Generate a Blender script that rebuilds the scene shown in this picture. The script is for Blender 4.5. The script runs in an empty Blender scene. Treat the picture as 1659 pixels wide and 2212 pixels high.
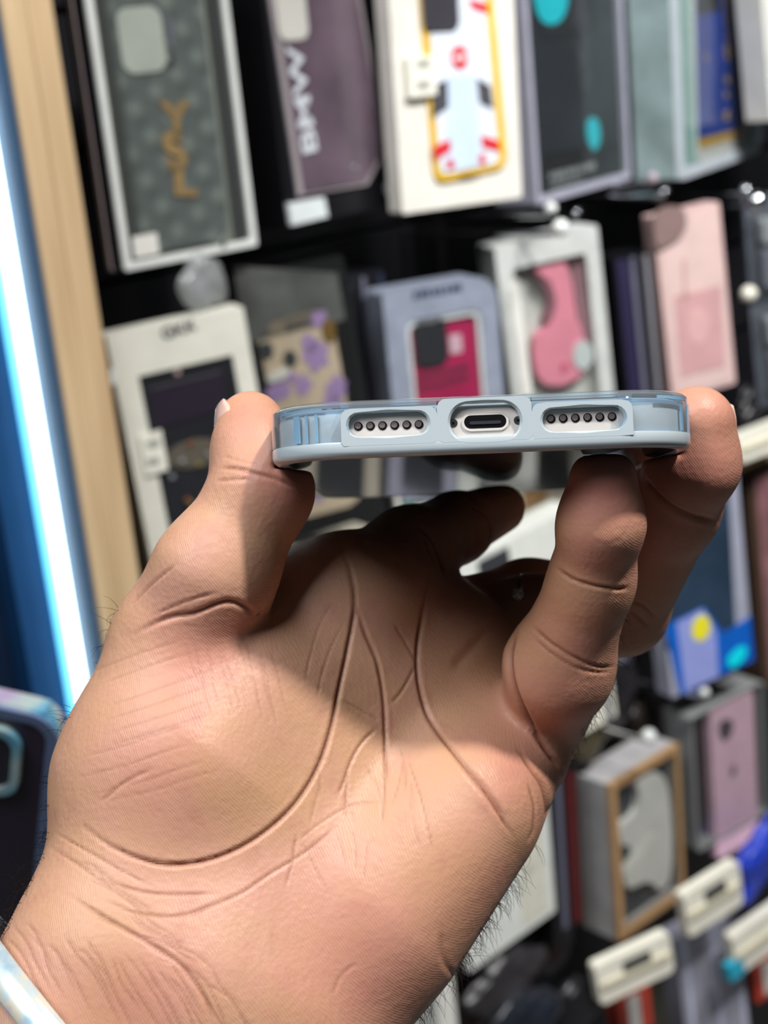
import bpy, bmesh, math, random
import numpy as np
from mathutils import Vector, Matrix
random.seed(7)
rng = np.random.default_rng(7)
S = bpy.context.scene
COL = S.collection

# ------------------------------------------------------------------ camera
W, H, F = 1659.0, 2212.0, 3300.0            # frame and focal length in pixels
PITCH, ROLL = math.radians(16.9), 0.101
fw = Vector((0, math.cos(PITCH), -math.sin(PITCH)))
u0 = Vector((0, math.sin(PITCH), math.cos(PITCH)))
r0 = Vector((1, 0, 0))
cr, sr = math.sqrt(1 - ROLL * ROLL), ROLL
RT = (cr * r0 - sr * u0).normalized()       # image right
UP = (sr * r0 + cr * u0).normalized()       # image up
EYE = Vector((0, 0, 1.45))
cd = bpy.data.cameras.new('camera')
cam = bpy.data.objects.new('camera', cd); COL.objects.link(cam)
cam.matrix_world = Matrix(((RT.x, UP.x, -fw.x, EYE.x), (RT.y, UP.y, -fw.y, EYE.y), (RT.z, UP.z, -fw.z, EYE.z), (0, 0, 0, 1)))
cd.sensor_fit = 'HORIZONTAL'; cd.sensor_width = 36.0; cd.lens = 36.0 * F / W
cd.clip_start = 0.02; cd.clip_end = 60
cd.dof.use_dof = True; cd.dof.focus_distance = 0.288; cd.dof.aperture_fstop = 26
S.camera = cam

# ------------------------------------------------------------------ view, world, lights
S.view_settings.view_transform = 'Standard'; S.view_settings.look = 'None'
S.view_settings.gamma = 1.0; S.view_settings.use_curve_mapping = False
S.view_settings.exposure = 0.0
S.cycles.use_denoising = True
S.cycles.max_bounces = 10; S.cycles.transparent_max_bounces = 24; S.cycles.transmission_bounces = 10
S.cycles.caustics_reflective = False; S.cycles.caustics_refractive = False
S.cycles.sample_clamp_indirect = 4.0

w = bpy.data.worlds.new('world'); S.world = w; w.use_nodes = True
w.node_tree.nodes['Background'].inputs[0].default_value = (0.80, 0.90, 1.0, 1)
w.node_tree.nodes['Background'].inputs[1].default_value = 0.03

def cs(px, py, z):                           # camera space: x right, y down, z forward
    return np.array(((px - W / 2) * z / F, (py - H / 2) * z / F, z))
def c2w(p):
    return EYE + RT * float(p[0]) - UP * float(p[1]) + fw * float(p[2])
def cdir(v):
    return (RT * v[0] - UP * v[1] + fw * v[2]).normalized()
def at(px, py, z):
    return c2w(cs(px, py, z))

def lamp(name, typ, loc, aim, energy, color=(1, 1, 1), **kw):
    d = bpy.data.lights.new(name, typ); d.energy = energy; d.color = color
    for k, v in kw.items(): setattr(d, k, v)
    o = bpy.data.objects.new(name, d); COL.objects.link(o)
    o.location = loc; o.rotation_euler = (Vector(aim) - Vector(loc)).to_track_quat('-Z', 'Y').to_euler()
    return o
PH = at(1045, 915, 0.30)
KEYDIR = cdir((-0.36, 0.82, 0.42))          # the way the key light travels
lamp('ceiling_spot', 'AREA', PH - KEYDIR * 1.5, PH, 26, (1.0, 0.965, 0.92), shape='DISK', size=0.10)
lamp('fill_panel', 'AREA', (-0.56, -0.20, 2.58), (0.0, 0.32, 1.35), 20, (0.94, 0.97, 1.0), shape='RECTANGLE', size=0.8, size_y=0.6)  # unseen fill panel added to light thumb and palm from the upper left
for i, (lx, ly, ax_, ay, az, e) in enumerate(((0.45, 0.35, 0.0, 1.0, 1.25, 37), (0.95, 0.75, 0.55, 1.45, 1.15, 54), (0.95, 0.45, 0.60, 1.45, 0.85, 66))):
    lamp('wall_fill_spot', 'SPOT', (lx, ly, 2.45), (ax_, ay, az), e, (0.97, 0.98, 1.0), spot_size=math.radians(62), spot_blend=0.5, shadow_soft_size=0.10)  # unseen spots added to brighten the wall while sparing the hand

# ------------------------------------------------------------------ helpers: materials
def lin(c):
    return tuple(((x / 255) / 12.92 if x / 255 <= 0.04045 else ((x / 255 + 0.055) / 1.055) ** 2.4) for x in c)
_M = {}
def mat(name, rgb, rough=0.5, metal=0.0, spec=0.5, var=0.06, scale=40.0, bump=0.0, coat=0.0, emit=None, estr=0.0, alpha=1.0, trans=0.0, ior=1.45):
    """Principled surface with a slight noise variation of its own colour (sRGB 0..255)."""
    if name in _M: return _M[name]
    m = bpy.data.materials.new(name); m.use_nodes = True
    nt = m.node_tree; N = nt.nodes; L = nt.links; b = N['Principled BSDF']
    c = lin(rgb)
    tc = N.new('ShaderNodeTexCoord'); nz = N.new('ShaderNodeTexNoise'); nz.inputs['Scale'].default_value = scale; nz.inputs['Detail'].default_value = 4
    L.new(tc.outputs['Object'], nz.inputs['Vector'])
    rp = N.new('ShaderNodeValToRGB'); rp.color_ramp.elements[0].position = 0.3; rp.color_ramp.elements[1].position = 0.7
    rp.color_ramp.elements[0].color = (*[x * (1 - var) for x in c], 1); rp.color_ramp.elements[1].color = (*[min(1, x * (1 + var)) for x in c], 1)
    L.new(nz.outputs['Fac'], rp.inputs['Fac']); L.new(rp.outputs['Color'], b.inputs['Base Color'])
    b.inputs['Roughness'].default_value = rough; b.inputs['Metallic'].default_value = metal
    b.inputs['Specular IOR Level'].default_value = spec; b.inputs['Coat Weight'].default_value = coat; b.inputs['Coat Roughness'].default_value = 0.06
    b.inputs['Alpha'].default_value = alpha; b.inputs['Transmission Weight'].default_value = trans; b.inputs['IOR'].default_value = ior
    if bump:
        bp = N.new('ShaderNodeBump'); bp.inputs['Strength'].default_value = bump; bp.inputs['Distance'].default_value = 0.002
        L.new(nz.outputs['Fac'], bp.inputs['Height']); L.new(bp.outputs['Normal'], b.inputs['Normal'])
    if emit:
        b.inputs['Emission Color'].default_value = (*lin(emit), 1); b.inputs['Emission Strength'].default_value = estr
    _M[name] = m
    return m
def film(name, tint=(243, 244, 243), haze=0.008, rough=0.08, refl=1.0, wavy=0.25):
    """Thin clear plastic: see-through with a glossy coat that strengthens at glancing angles."""
    if name in _M: return _M[name]
    m = bpy.data.materials.new(name); m.use_nodes = True
    nt = m.node_tree; N = nt.nodes; L = nt.links; N.remove(N['Principled BSDF']); out = N['Material Output']
    tr = N.new('ShaderNodeBsdfTransparent'); tr.inputs[0].default_value = (*lin(tint), 1)
    df = N.new('ShaderNodeBsdfDiffuse'); df.inputs[0].default_value = (0.7, 0.72, 0.72, 1)
    gl = N.new('ShaderNodeBsdfGlossy'); gl.inputs[1].default_value = rough; gl.inputs[0].default_value = (refl, refl, refl, 1)
    fr = N.new('ShaderNodeFresnel'); fr.inputs[0].default_value = 1.45
    nz = N.new('ShaderNodeTexNoise'); nz.inputs['Scale'].default_value = 25; tc = N.new('ShaderNodeTexCoord'); L.new(tc.outputs['Object'], nz.inputs['Vector'])
    bp = N.new('ShaderNodeBump'); bp.inputs['Strength'].default_value = wavy; bp.inputs['Distance'].default_value = 0.004
    L.new(nz.outputs['Fac'], bp.inputs['Height']); L.new(bp.outputs['Normal'], gl.inputs['Normal'])
    m1 = N.new('ShaderNodeMixShader'); m1.inputs[0].default_value = haze
    L.new(tr.outputs[0], m1.inputs[1]); L.new(df.outputs[0], m1.inputs[2])
    ge = N.new('ShaderNodeNewGeometry'); iv = N.new('ShaderNodeMath'); iv.operation = 'SUBTRACT'; iv.inputs[0].default_value = 1; L.new(ge.outputs['Backfacing'], iv.inputs[1])
    mu = N.new('ShaderNodeMath'); mu.operation = 'MULTIPLY'; L.new(fr.outputs[0], mu.inputs[0]); L.new(iv.outputs[0], mu.inputs[1])
    m2 = N.new('ShaderNodeMixShader'); L.new(mu.outputs[0], m2.inputs[0]); L.new(m1.outputs[0], m2.inputs[1]); L.new(gl.outputs[0], m2.inputs[2])
    L.new(m2.outputs[0], out.inputs['Surface'])
    _M[name] = m
    return m

# ------------------------------------------------------------------ helpers: objects and shapes
def link(name, me, m=None, parent=None, mw=None, smooth=False):
    o = bpy.data.objects.new(name, me); COL.objects.link(o)
    if m is not None: me.materials.append(m)
    if parent is not None: o.parent = parent
    elif mw is not None: o.matrix_world = mw
    if smooth:
        me.polygons.foreach_set('use_smooth', [True] * len(me.polygons))
    return o
def tag(o, label=None, cat=None, group=None, kind=None):
    if label: o['label'] = label
    if cat: o['category'] = cat
    if group: o['group'] = group
    if kind: o['kind'] = kind
    return o
def empty(name, mw, label, cat, group=None):
    o = bpy.data.objects.new(name, None); COL.objects.link(o); o.empty_display_size = 0.02
    o.matrix_world = mw
    return tag(o, label, cat, group)
def rrect(u0, u1, v0, v1, r=0.0, n=6):
    if not isinstance(r, (list, tuple)): r = [r] * 4     # bl, br, tr, tl
    pts = []
    for (cx, cy, rr, a0) in ((u0, v0, r[0], 180), (u1, v0, r[1], 270), (u1, v1, r[2], 0), (u0, v1, r[3], 90)):
        if rr <= 1e-6: pts.append((cx, cy)); continue
        sx = 1 if cx == u0 else -1; sy = 1 if cy == v0 else -1
        for i in range(n + 1):
            a = math.radians(a0 + 90 * i / n)
            pts.append((cx + sx * rr + rr * math.cos(a), cy + sy * rr + rr * math.sin(a)))
    return pts
def oval(cx, cy, rx, ry, n=24):
    return [(cx + rx * math.cos(2 * math.pi * i / n), cy + ry * math.sin(2 * math.pi * i / n)) for i in range(n)]
def area2(p):
    return sum(p[i - 1][0] * p[i][1] - p[i][0] * p[i - 1][1] for i in range(len(p)))
def add_prism(bm, pts, w0, w1, bevel=0.0):
    if area2(pts) < 0: pts = pts[::-1]
    vs0 = [bm.verts.new((u, v, w0)) for u, v in pts]; vs1 = [bm.verts.new((u, v, w1)) for u, v in pts]
    n = len(pts)
    f0 = bm.faces.new(vs0[::-1]); f1 = bm.faces.new(vs1)
    for i in range(n):
        bm.faces.new((vs0[i], vs0[(i + 1) % n], vs1[(i + 1) % n], vs1[i]))
    if bevel:
        es = list(f1.edges)
        bmesh.ops.bevel(bm, geom=es, offset=bevel, segments=2, profile=0.5, affect='EDGES', clamp_overlap=True)
def add_ring(bm, outer, inner, w0, w1):
    """Prism with a hole; outer and inner have the same number of points."""
    if area2(outer) < 0: outer = outer[::-1]
    if area2(inner) < 0: inner = inner[::-1]
    n = len(outer)
    R = [[bm.verts.new((u, v, z)) for u, v in p] for p, z in ((outer, w0), (outer, w1), (inner, w1), (inner, w0))]
    for i in range(n):
        j = (i + 1) % n
        for a, b in ((0, 1), (1, 2), (2, 3), (3, 0)):
            bm.faces.new((R[a][i], R[a][j], R[b][j], R[b][i]))
def fin(bm, name, m, parent=None, mw=None, smooth=False):
    bmesh.ops.recalc_face_normals(bm, faces=bm.faces)
    me = bpy.data.meshes.new(name); bm.to_mesh(me); bm.free()
    return link(name, me, m, parent, mw, smooth)
def prism(name, pts, w0, w1, m, parent, bevel=0.0):
    bm = bmesh.new(); add_prism(bm, pts, w0, w1, bevel); return fin(bm, name, m, parent)
def ring(name, outer, inner, w0, w1, m, parent):
    bm = bmesh.new(); add_ring(bm, outer, inner, w0, w1); return fin(bm, name, m, parent)
def prisms(name, lst, w0, w1, m, parent):
    bm = bmesh.new()
    for p in lst: add_prism(bm, p, w0, w1)
    return fin(bm, name, m, parent)
def tube(name, pts, rad, m, parent=None, mw=None, seg=10, cyclic=False):
    """Round tube through points; rad is one radius or one per point."""
    pts = [Vector(p) for p in pts]; n = len(pts)
    if not isinstance(rad, (list, tuple)): rad = [rad] * n
    bm = bmesh.new(); rows = []; ref = None
    for i, p in enumerate(pts):
        t = (pts[(i + 1) % n] - pts[i - 1]) if (cyclic or 0 < i < n - 1) else (pts[min(i + 1, n - 1)] - pts[max(i - 1, 0)])
        t.normalize()
        if ref is None: ref = t.orthogonal().normalized()
        ref = (ref - t * ref.dot(t)).normalized(); bi = t.cross(ref)
        rows.append([bm.verts.new(p + (ref * math.cos(2 * math.pi * k / seg) + bi * math.sin(2 * math.pi * k / seg)) * rad[i]) for k in range(seg)])
    for i in range(n if cyclic else n - 1):
        a, b = rows[i], rows[(i + 1) % n]
        for k in range(seg): bm.faces.new((a[k], a[(k + 1) % seg], b[(k + 1) % seg], b[k]))
    if not cyclic:
        bm.faces.new(rows[0][::-1]); bm.faces.new(rows[-1])
    return fin(bm, name, m, parent, mw, True)
def text(name, s, loc, size, m, parent, rot=0.0, sx=1.0, sy=1.0, depth=0.0004, align='CENTER', shear=0.0, bold=0.022):
    """Lettering as a mesh of its own, flat on its panel; rot in degrees about the panel's normal."""
    cu = bpy.data.curves.new(name, 'FONT'); cu.body = s; cu.size = size; cu.extrude = depth / 2
    cu.align_x = align; cu.align_y = 'CENTER'; cu.shear = shear; cu.offset = size * bold
    o = bpy.data.objects.new(name + '_src', cu); COL.objects.link(o)
    dg = bpy.context.evaluated_depsgraph_get()
    me = bpy.data.meshes.new_from_object(o.evaluated_get(dg))
    bpy.data.objects.remove(o); bpy.data.curves.remove(cu)
    me.transform(Matrix.Translation(Vector(loc)) @ Matrix.Rotation(math.radians(rot), 4, 'Z') @ Matrix.Diagonal((sx, sy, 1, 1)))
    me.materials.clear()
    return link(name, me, m, parent)
# ================================================================== the shop wall behind, running away to the right at 42 degrees
TH = math.radians(42.0)
WA = Vector((math.cos(TH), math.sin(TH), 0)); WB = Vector((0, 0, 1)); WN = Vector((math.sin(TH), -math.cos(TH), 0))
WO = at(400, 300, 1.04)                       # a point of the plane in which most box fronts hang (offset 0)
def ray(px, py):
    return (RT * ((px - W / 2) / F) - UP * ((py - H / 2) / F) + fw)
def on_plane(px, py, o, n):
    d = ray(px, py); t = (o - EYE).dot(n) / d.dot(n); return EYE + d * t
def wall_uv(px, py, off=0.0):
    p = on_plane(px, py, WO + WN * off, WN) - WO; return p.dot(WA), p.dot(WB)
WMW = Matrix(((WA.x, WB.x, WN.x, WO.x), (WA.y, WB.y, WN.y, WO.y), (WA.z, WB.z, WN.z, WO.z), (0, 0, 0, 1)))
ZF = -WO.z                                   # floor level in wall coordinates
M_WALL = mat('black_slatwall', (20, 20, 24), .45, var=.25, scale=6)
bm = bmesh.new(); BACK = -.135
for i in range(24):
    v0 = ZF + i * .10; add_prism(bm, rrect(-.25, 2.6, v0, v0 + .094), BACK - .018, BACK)
add_prism(bm, rrect(-.25, 2.6, ZF, ZF + 2.4), BACK - .03, BACK - .018)
tag(fin(bm, 'wall_back', M_WALL, None, WMW), kind='structure')
M_FLOOR = mat('floor_tile', (120, 118, 116), .35, var=.1, scale=3)
bm = bmesh.new(); bmesh.ops.create_grid(bm, x_segments=1, y_segments=1, size=4.0); tag(fin(bm, 'floor', M_FLOOR, None, Matrix.Translation((0, 1, 0))), kind='structure')
# wooden upright of two boards
def wood():
    m = bpy.data.materials.new('pine'); m.use_nodes = True; nt = m.node_tree; N = nt.nodes; L = nt.links; b = N['Principled BSDF']
    tc = N.new('ShaderNodeTexCoord'); mp = N.new('ShaderNodeMapping'); mp.inputs['Scale'].default_value = (90, 4, 90); L.new(tc.outputs['Object'], mp.inputs[0])
    nz = N.new('ShaderNodeTexNoise'); nz.inputs['Scale'].default_value = 1; nz.inputs['Detail'].default_value = 5; L.new(mp.outputs[0], nz.inputs['Vector'])
    rp = N.new('ShaderNodeValToRGB'); e = rp.color_ramp.elements; e[0].position = .3; e[0].color = (*lin((188, 156, 116)), 1); e[1].position = .7; e[1].color = (*lin((222, 194, 154)), 1)
    L.new(nz.outputs['Fac'], rp.inputs[0]); L.new(rp.outputs[0], b.inputs['Base Color']); b.inputs['Roughness'].default_value = .55
    return m
M_WOOD = wood()
def upright(name, x0, x1, y, off, depth, m, kind='structure', bevel=.001, lo=ZF, hi=1.2):
    u0, u1 = wall_uv(x0, y, off)[0], wall_uv(x1, y, off)[0]
    bm = bmesh.new(); add_prism(bm, rrect(u0, u1, lo, hi), off - depth, off, bevel)
    return fin(bm, name, m, None, WMW)
tag(upright('trim_1', 102, 153, 620, .012, .15, M_WOOD), kind='structure')
tag(upright('trim_2', 154, 207, 620, .012, .15, M_WOOD), kind='structure')
M_NAVY = mat('navy_panel', (16, 30, 52), .35, var=.3, scale=5)
tag(upright('wall_left', -900, 2, 620, -.055, .02, M_NAVY, lo=ZF, hi=1.2), kind='structure')
M_CHAN = mat('glow_blue_channel', (30, 72, 118), .35, .2)  # the LED's blue glow is painted into the channel colour
u0, u1 = wall_uv(-60, 620, -.02)[0], wall_uv(98, 620, -.02)[0]
led = empty('led_strip', WMW @ Matrix.Translation((0, ZF + .3, 0)), 'glowing white upright LED strip in a channel coloured by its blue glow beside the wooden frame', 'light strip')
lv = 1.7
prism('channel', rrect(u0, u1, 0, lv), -.075, -.035, M_CHAN, led)
e0, e1 = wall_uv(20, 620, -.02)[0], wall_uv(78, 620, -.02)[0]
fl = wall_uv(82, 620, .0)[0]
prism('channel_flange', rrect(fl, wall_uv(101, 620, .012)[0], 0, lv), -.035, .008, M_CHAN, led)
prism('light_edge', rrect(e0 - .001, e1 + .001, 0, lv), -.036, -.026, mat('led_halo', (120, 225, 255), .4, emit=(110, 215, 255), estr=1.6), led)  # glowing cyan strips stand in for the halo around the LED
prism('diffuser', rrect(e0 + .002, e1 - .002, 0, lv), -.030, -.020, mat('led_white', (255, 255, 255), .4, emit=(225, 255, 255), estr=5.0), led)
# ================================================================== the hand
# Joints were measured once in the photograph (pixel x, pixel y, distance in m) and are radii in mm.
def J(x, y, z): return (x, y, z)
PRIMS = {
 'palm': [  # (joint a, joint b, ra, rb, blend mm)
  (J(212,2104,.247), J(-25,2480,.236), 15.3, 18, 10), (J(569,2336,.250), J(330,2700,.240), 15.5, 18, 10),
  (J(388,2220,.246), J(150,2590,.236), 17, 19, 10),
  (J(262,2040,.248), J(338,1720,.262), 15.3, 16.5, 10),
  (J(430,2080,.250), J(770,1310,.300), 16, 12.5, 12),
  (J(480,2100,.252), J(905,1355,.304), 16, 11.5, 12),
  (J(560,2150,.255), J(1005,1420,.300), 16, 11.2, 12),
  (J(640,2180,.256), J(1110,1620,.282), 17, 10.5, 12),
  (J(810,1960,.260), J(1000,1750,.268), 15.5, 12.5, 10),
  (J(410,1640,.262), J(525,1480,.270), 18.5, 15, 10),
  (J(610,1400,.285), J(735,1275,.300), 10.5, 10.3, 8), (J(610,1400,.285), J(655,1290,.297), 10.5, 9.2, 6),
 ],
 'thumb': [
  (J(306,1680,.262), J(392,1395,.270), 13.6, 11.8, 8), (J(392,1395,.270), J(464,1240,.285), 11.8, 10.9, 6),
  (J(462,1240,.285), J(565,1065,.307), 11.0, 9.7, 5), (J(565,1055,.307), J(548,975,.312), 9.5, 8.0, 5),
  (J(548,975,.312), J(541,918,.316), 8.0, 7.0, 4),
 ],
 'index': [
  (J(770,1300,.303), J(885,1195,.335), 12.5, 10.0, 7), (J(885,1195,.335), J(985,1140,.362), 9.6, 8.0, 4),
  (J(985,1140,.362), J(1080,1098,.388), 7.9, 6.4, 4),
 ],
 'middle': [
  (J(930,1380,.306), J(1140,1300,.340), 10.5, 9.0, 7), (J(1140,1300,.340), J(1310,1285,.358), 9.0, 8.8, 4),
  (J(1310,1285,.358), J(1420,1110,.364), 8.8, 8.2, 4), (J(1420,1110,.364), J(1450,960,.355), 8.2, 7.2, 4),
 ],
 'ring': [
  (J(1040,1450,.302), J(1140,1345,.316), 10, 9.4, 7), (J(1140,1345,.316), J(1345,1318,.314), 9.2, 8.8, 4),
  (J(1345,1318,.314), J(1455,1100,.319), 8.8, 9.0, 4), (J(1455,1100,.319), J(1497,1000,.312), 9.0, 9.0, 4), (J(1497,1000,.312), J(1506,915,.309), 9.0, 7.6, 4),
 ],
 'pinky': [
  (J(1165,1585,.287), J(1208,1440,.272), 7.6, 9.4, 6), (J(1208,1440,.272), J(1278,1255,.281), 9.2, 7.4, 4),
  (J(1278,1255,.281), J(1298,1130,.290), 7.4, 7.7, 4), (J(1298,1130,.290), J(1303,1040,.294), 7.7, 6.6, 4),
 ],
}
def deeper(x, y, z):                          # the palm lies a little farther off than the near end of the phone
    t = min(max((y - 1020) / 460, 0), 1); return z + .046 * t * t * (3 - 2 * t) + .004 * min(max((y - 1500) / 600, 0), 1)
for g_, L_ in PRIMS.items():
    for i_, (a_, b_, ra_, rb_, k_) in enumerate(L_):
        za, zb = deeper(*a_), deeper(*b_)
        L_[i_] = (cs(a_[0], a_[1], za), cs(b_[0], b_[1], zb), ra_ * za / a_[2], rb_ * zb / b_[2], k_)
GROUPK = {'thumb': 8, 'index': 6, 'middle': 3, 'ring': 2.5, 'pinky': 2.0}
WEB = cs(600, 1290, .310)                     # where the thumb folds against the palm

def d_cone(P, a, b, ra, rb):
    ab = b - a; t = np.clip(((P - a) @ ab) / (ab @ ab), 0, 1)
    q = P - a - t[..., None] * ab
    return np.sqrt((q * q).sum(-1)) - (ra + (rb - ra) * t)
def smin(a, b, k):
    h = np.clip(0.5 + 0.5 * (b - a) / k, 0, 1)
    return b + (a - b) * h - k * h * (1 - h)

# case body in camera space, so that fingertips flatten where they press on it
YA = np.array((0.0123, 0.0355, 1.0)); YA /= np.linalg.norm(YA)
XA = np.array((math.cos(math.radians(2.2)), -math.sin(math.radians(2.2)), 0.0)); XA -= YA * (XA @ YA); XA /= np.linalg.norm(XA)
ZA = np.cross(XA, YA); ZA = ZA if ZA[1] < 0 else -ZA      # screen side, towards image up
CASE_W, CASE_L, CASE_T, CASE_R = 0.0805, 0.1635, 0.0106, 0.0155
PO = cs(1046, 915, 0.280)                                  # middle of the near end
def d_case(P, grow=0.0):
    q = P - PO
    x = np.abs(q @ XA) - (CASE_W / 2 - CASE_R); y = np.abs(q @ YA - CASE_L / 2) - (CASE_L / 2 - CASE_R)
    z = np.abs(q @ ZA) - (CASE_T / 2)
    d2 = np.sqrt(np.maximum(x, 0) ** 2 + np.maximum(y, 0) ** 2) + np.minimum(np.maximum(x, y), 0) - CASE_R
    return np.minimum(np.maximum(d2, z), 0) + np.sqrt(np.maximum(d2, 0) ** 2 + np.maximum(z, 0) ** 2) - grow

def build_hand_field():
    h = 0.00085
    lo = np.array((-0.104, -0.030, 0.262)); hi = np.array((0.092, 0.132, 0.420))
    n = np.ceil((hi - lo) / h).astype(int) + 1
    ax = [lo[i] + h * np.arange(n[i]) for i in range(3)]
    D = np.full(n, 0.03, np.float32)
    def region(a, b, r):
        l = np.minimum(a, b) - r; u = np.maximum(a, b) + r
        i0 = np.clip(np.floor((l - lo) / h).astype(int), 0, n); i1 = np.clip(np.ceil((u - lo) / h).astype(int) + 1, 0, n)
        return tuple(slice(int(i0[i]), int(i1[i])) for i in range(3))
    def grid(s):
        return np.stack(np.meshgrid(ax[0][s[0]], ax[1][s[1]], ax[2][s[2]], indexing='ij'), -1).astype(np.float32)
    for g, L in PRIMS.items():
        G = D if g == 'palm' else np.full(n, 0.03, np.float32)
        for a, b, ra, rb, k in L:
            s = region(a, b, max(ra, rb) * .001 + k * .001 + .004)
            if min(x.stop - x.start for x in s) <= 0: continue
            d = d_cone(grid(s), a.astype(np.float32), b.astype(np.float32), ra * .001, rb * .001)
            G[s] = smin(G[s], d, k * .001)
        if g != 'palm':
            K = GROUPK[g] * .001
            if g == 'thumb':
                s = region(WEB, WEB, .03); K = np.full(n, .008, np.float32)
                K[s] = .0012 + .0068 * np.clip((np.linalg.norm(grid(s) - WEB, axis=-1) - .008) / .022, 0, 1)
            D = smin(D, G, K)
    s = region(PO - 0.06, PO + YA * CASE_L + 0.06, 0.0)
    dc = d_case(grid(s), 0.00025).astype(np.float32)
    D[s] = -smin(-D[s], dc, 0.0012)
    return D, lo, h

def surface_nets(D, lo, h):
    """Quad mesh of the zero level, one vertex per crossed cell."""
    n = D.shape; neg = D < 0
    c = np.zeros(tuple(x - 1 for x in n), np.int8)
    for i in (0, 1):
        for j in (0, 1):
            for k in (0, 1):
                c += neg[i:n[0] - 1 + i, j:n[1] - 1 + j, k:n[2] - 1 + k]
    act = (c > 0) & (c < 8)
    ijk = np.argwhere(act); idx = np.full(act.shape, -1, np.int64); idx[act] = np.arange(len(ijk))
    corner = np.array([(i, j, k) for i in (0, 1) for j in (0, 1) for k in (0, 1)])
    V = np.stack([D[ijk[:, 0] + a, ijk[:, 1] + b, ijk[:, 2] + e] for a, b, e in corner], 1)
    acc = np.zeros((len(ijk), 3)); cnt = np.zeros(len(ijk))
    for p in range(8):
        for q in range(p + 1, 8):
            if np.abs(corner[p] - corner[q]).sum() != 1: continue
            m = (V[:, p] < 0) != (V[:, q] < 0)
            t = V[m, p] / (V[m, p] - V[m, q])
            acc[m] += corner[p] + t[:, None] * (corner[q] - corner[p]); cnt[m] += 1
    verts = lo + h * (ijk + acc / cnt[:, None])
    quads = []
    for axis in range(3):
        a1, a2 = (axis + 1) % 3, (axis + 2) % 3
        s0 = [slice(1, -1)] * 3; s1 = [slice(1, -1)] * 3
        s0[axis] = slice(0, -1); s1[axis] = slice(1, None)
        x, y = neg[tuple(s0)], neg[tuple(s1)]
        for flip, m in ((False, x & ~y), (True, ~x & y)):
            e = np.argwhere(m)
            if not len(e): continue
            off = np.ones(3, int); off[axis] = 0
            e = e + off
            def cell(d1, d2):
                k = e.copy(); k[:, a1] -= d1; k[:, a2] -= d2
                return idx[k[:, 0], k[:, 1], k[:, 2]]
            q = np.stack([cell(1, 1), cell(0, 1), cell(0, 0), cell(1, 0)], 1)
            quads.append(q[:, ::-1] if flip else q)
    q = np.concatenate(quads); q = q[(q >= 0).all(1)]
    return verts, q
def relax(V, Q, it, lam=0.5):
    E = np.concatenate([Q[:, [0, 1]], Q[:, [1, 2]], Q[:, [2, 3]], Q[:, [3, 0]]])
    a = np.concatenate([E[:, 0], E[:, 1]]); b = np.concatenate([E[:, 1], E[:, 0]])
    deg = np.bincount(a, minlength=len(V)).astype(float)[:, None]
    for i in range(it):
        s = np.stack([np.bincount(a, V[b, k], len(V)) for k in range(3)], 1)
        V = V + (lam if i % 2 == 0 else -lam * 1.02) * (s / deg - V)
    return V
def vnormals(V, Q):
    fn = np.cross(V[Q[:, 2]] - V[Q[:, 0]], V[Q[:, 3]] - V[Q[:, 1]])
    N = np.stack([sum(np.bincount(Q[:, c], fn[:, k], len(V)) for c in range(4)) for k in range(3)], 1)
    return N / np.maximum(np.linalg.norm(N, axis=1), 1e-12)[:, None]
def subdivide(V, Q):
    """One step of even quad splitting (edge and face midpoints)."""
    E = np.sort(np.concatenate([Q[:, [0, 1]], Q[:, [1, 2]], Q[:, [2, 3]], Q[:, [3, 0]]]), 1)
    key = E[:, 0].astype(np.int64) * len(V) + E[:, 1]
    uq, first, inv = np.unique(key, return_index=True, return_inverse=True)
    em = (V[E[first, 0]] + V[E[first, 1]]) / 2
    nf = len(Q); fm = V[Q].mean(1)
    e = [inv[i * nf:(i + 1) * nf] + len(V) for i in range(4)]
    f = np.arange(nf) + len(V) + len(uq)
    Q2 = np.concatenate([np.stack([Q[:, 0], e[0], f, e[3]], 1), np.stack([e[0], Q[:, 1], e[1], f], 1),
                         np.stack([f, e[1], Q[:, 2], e[2]], 1), np.stack([e[3], f, e[2], Q[:, 3]], 1)])
    return np.concatenate([V, em, fm]), Q2
def spline(pts, n=8):
    P = np.array(pts, float)
    if len(P) < 3: return P
    P = np.concatenate([[2 * P[0] - P[1]], P, [2 * P[-1] - P[-2]]]); out = []
    for i in range(1, len(P) - 2):
        for t in np.linspace(0, 1, n, endpoint=False):
            a, b, c, d = P[i - 1:i + 3]
            out.append(0.5 * (2 * b + (c - a) * t + (2 * a - 5 * b + 4 * c - d) * t * t + (3 * b - a - 3 * c + d) * t ** 3))
    return np.array(out + [P[-2]])

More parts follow.
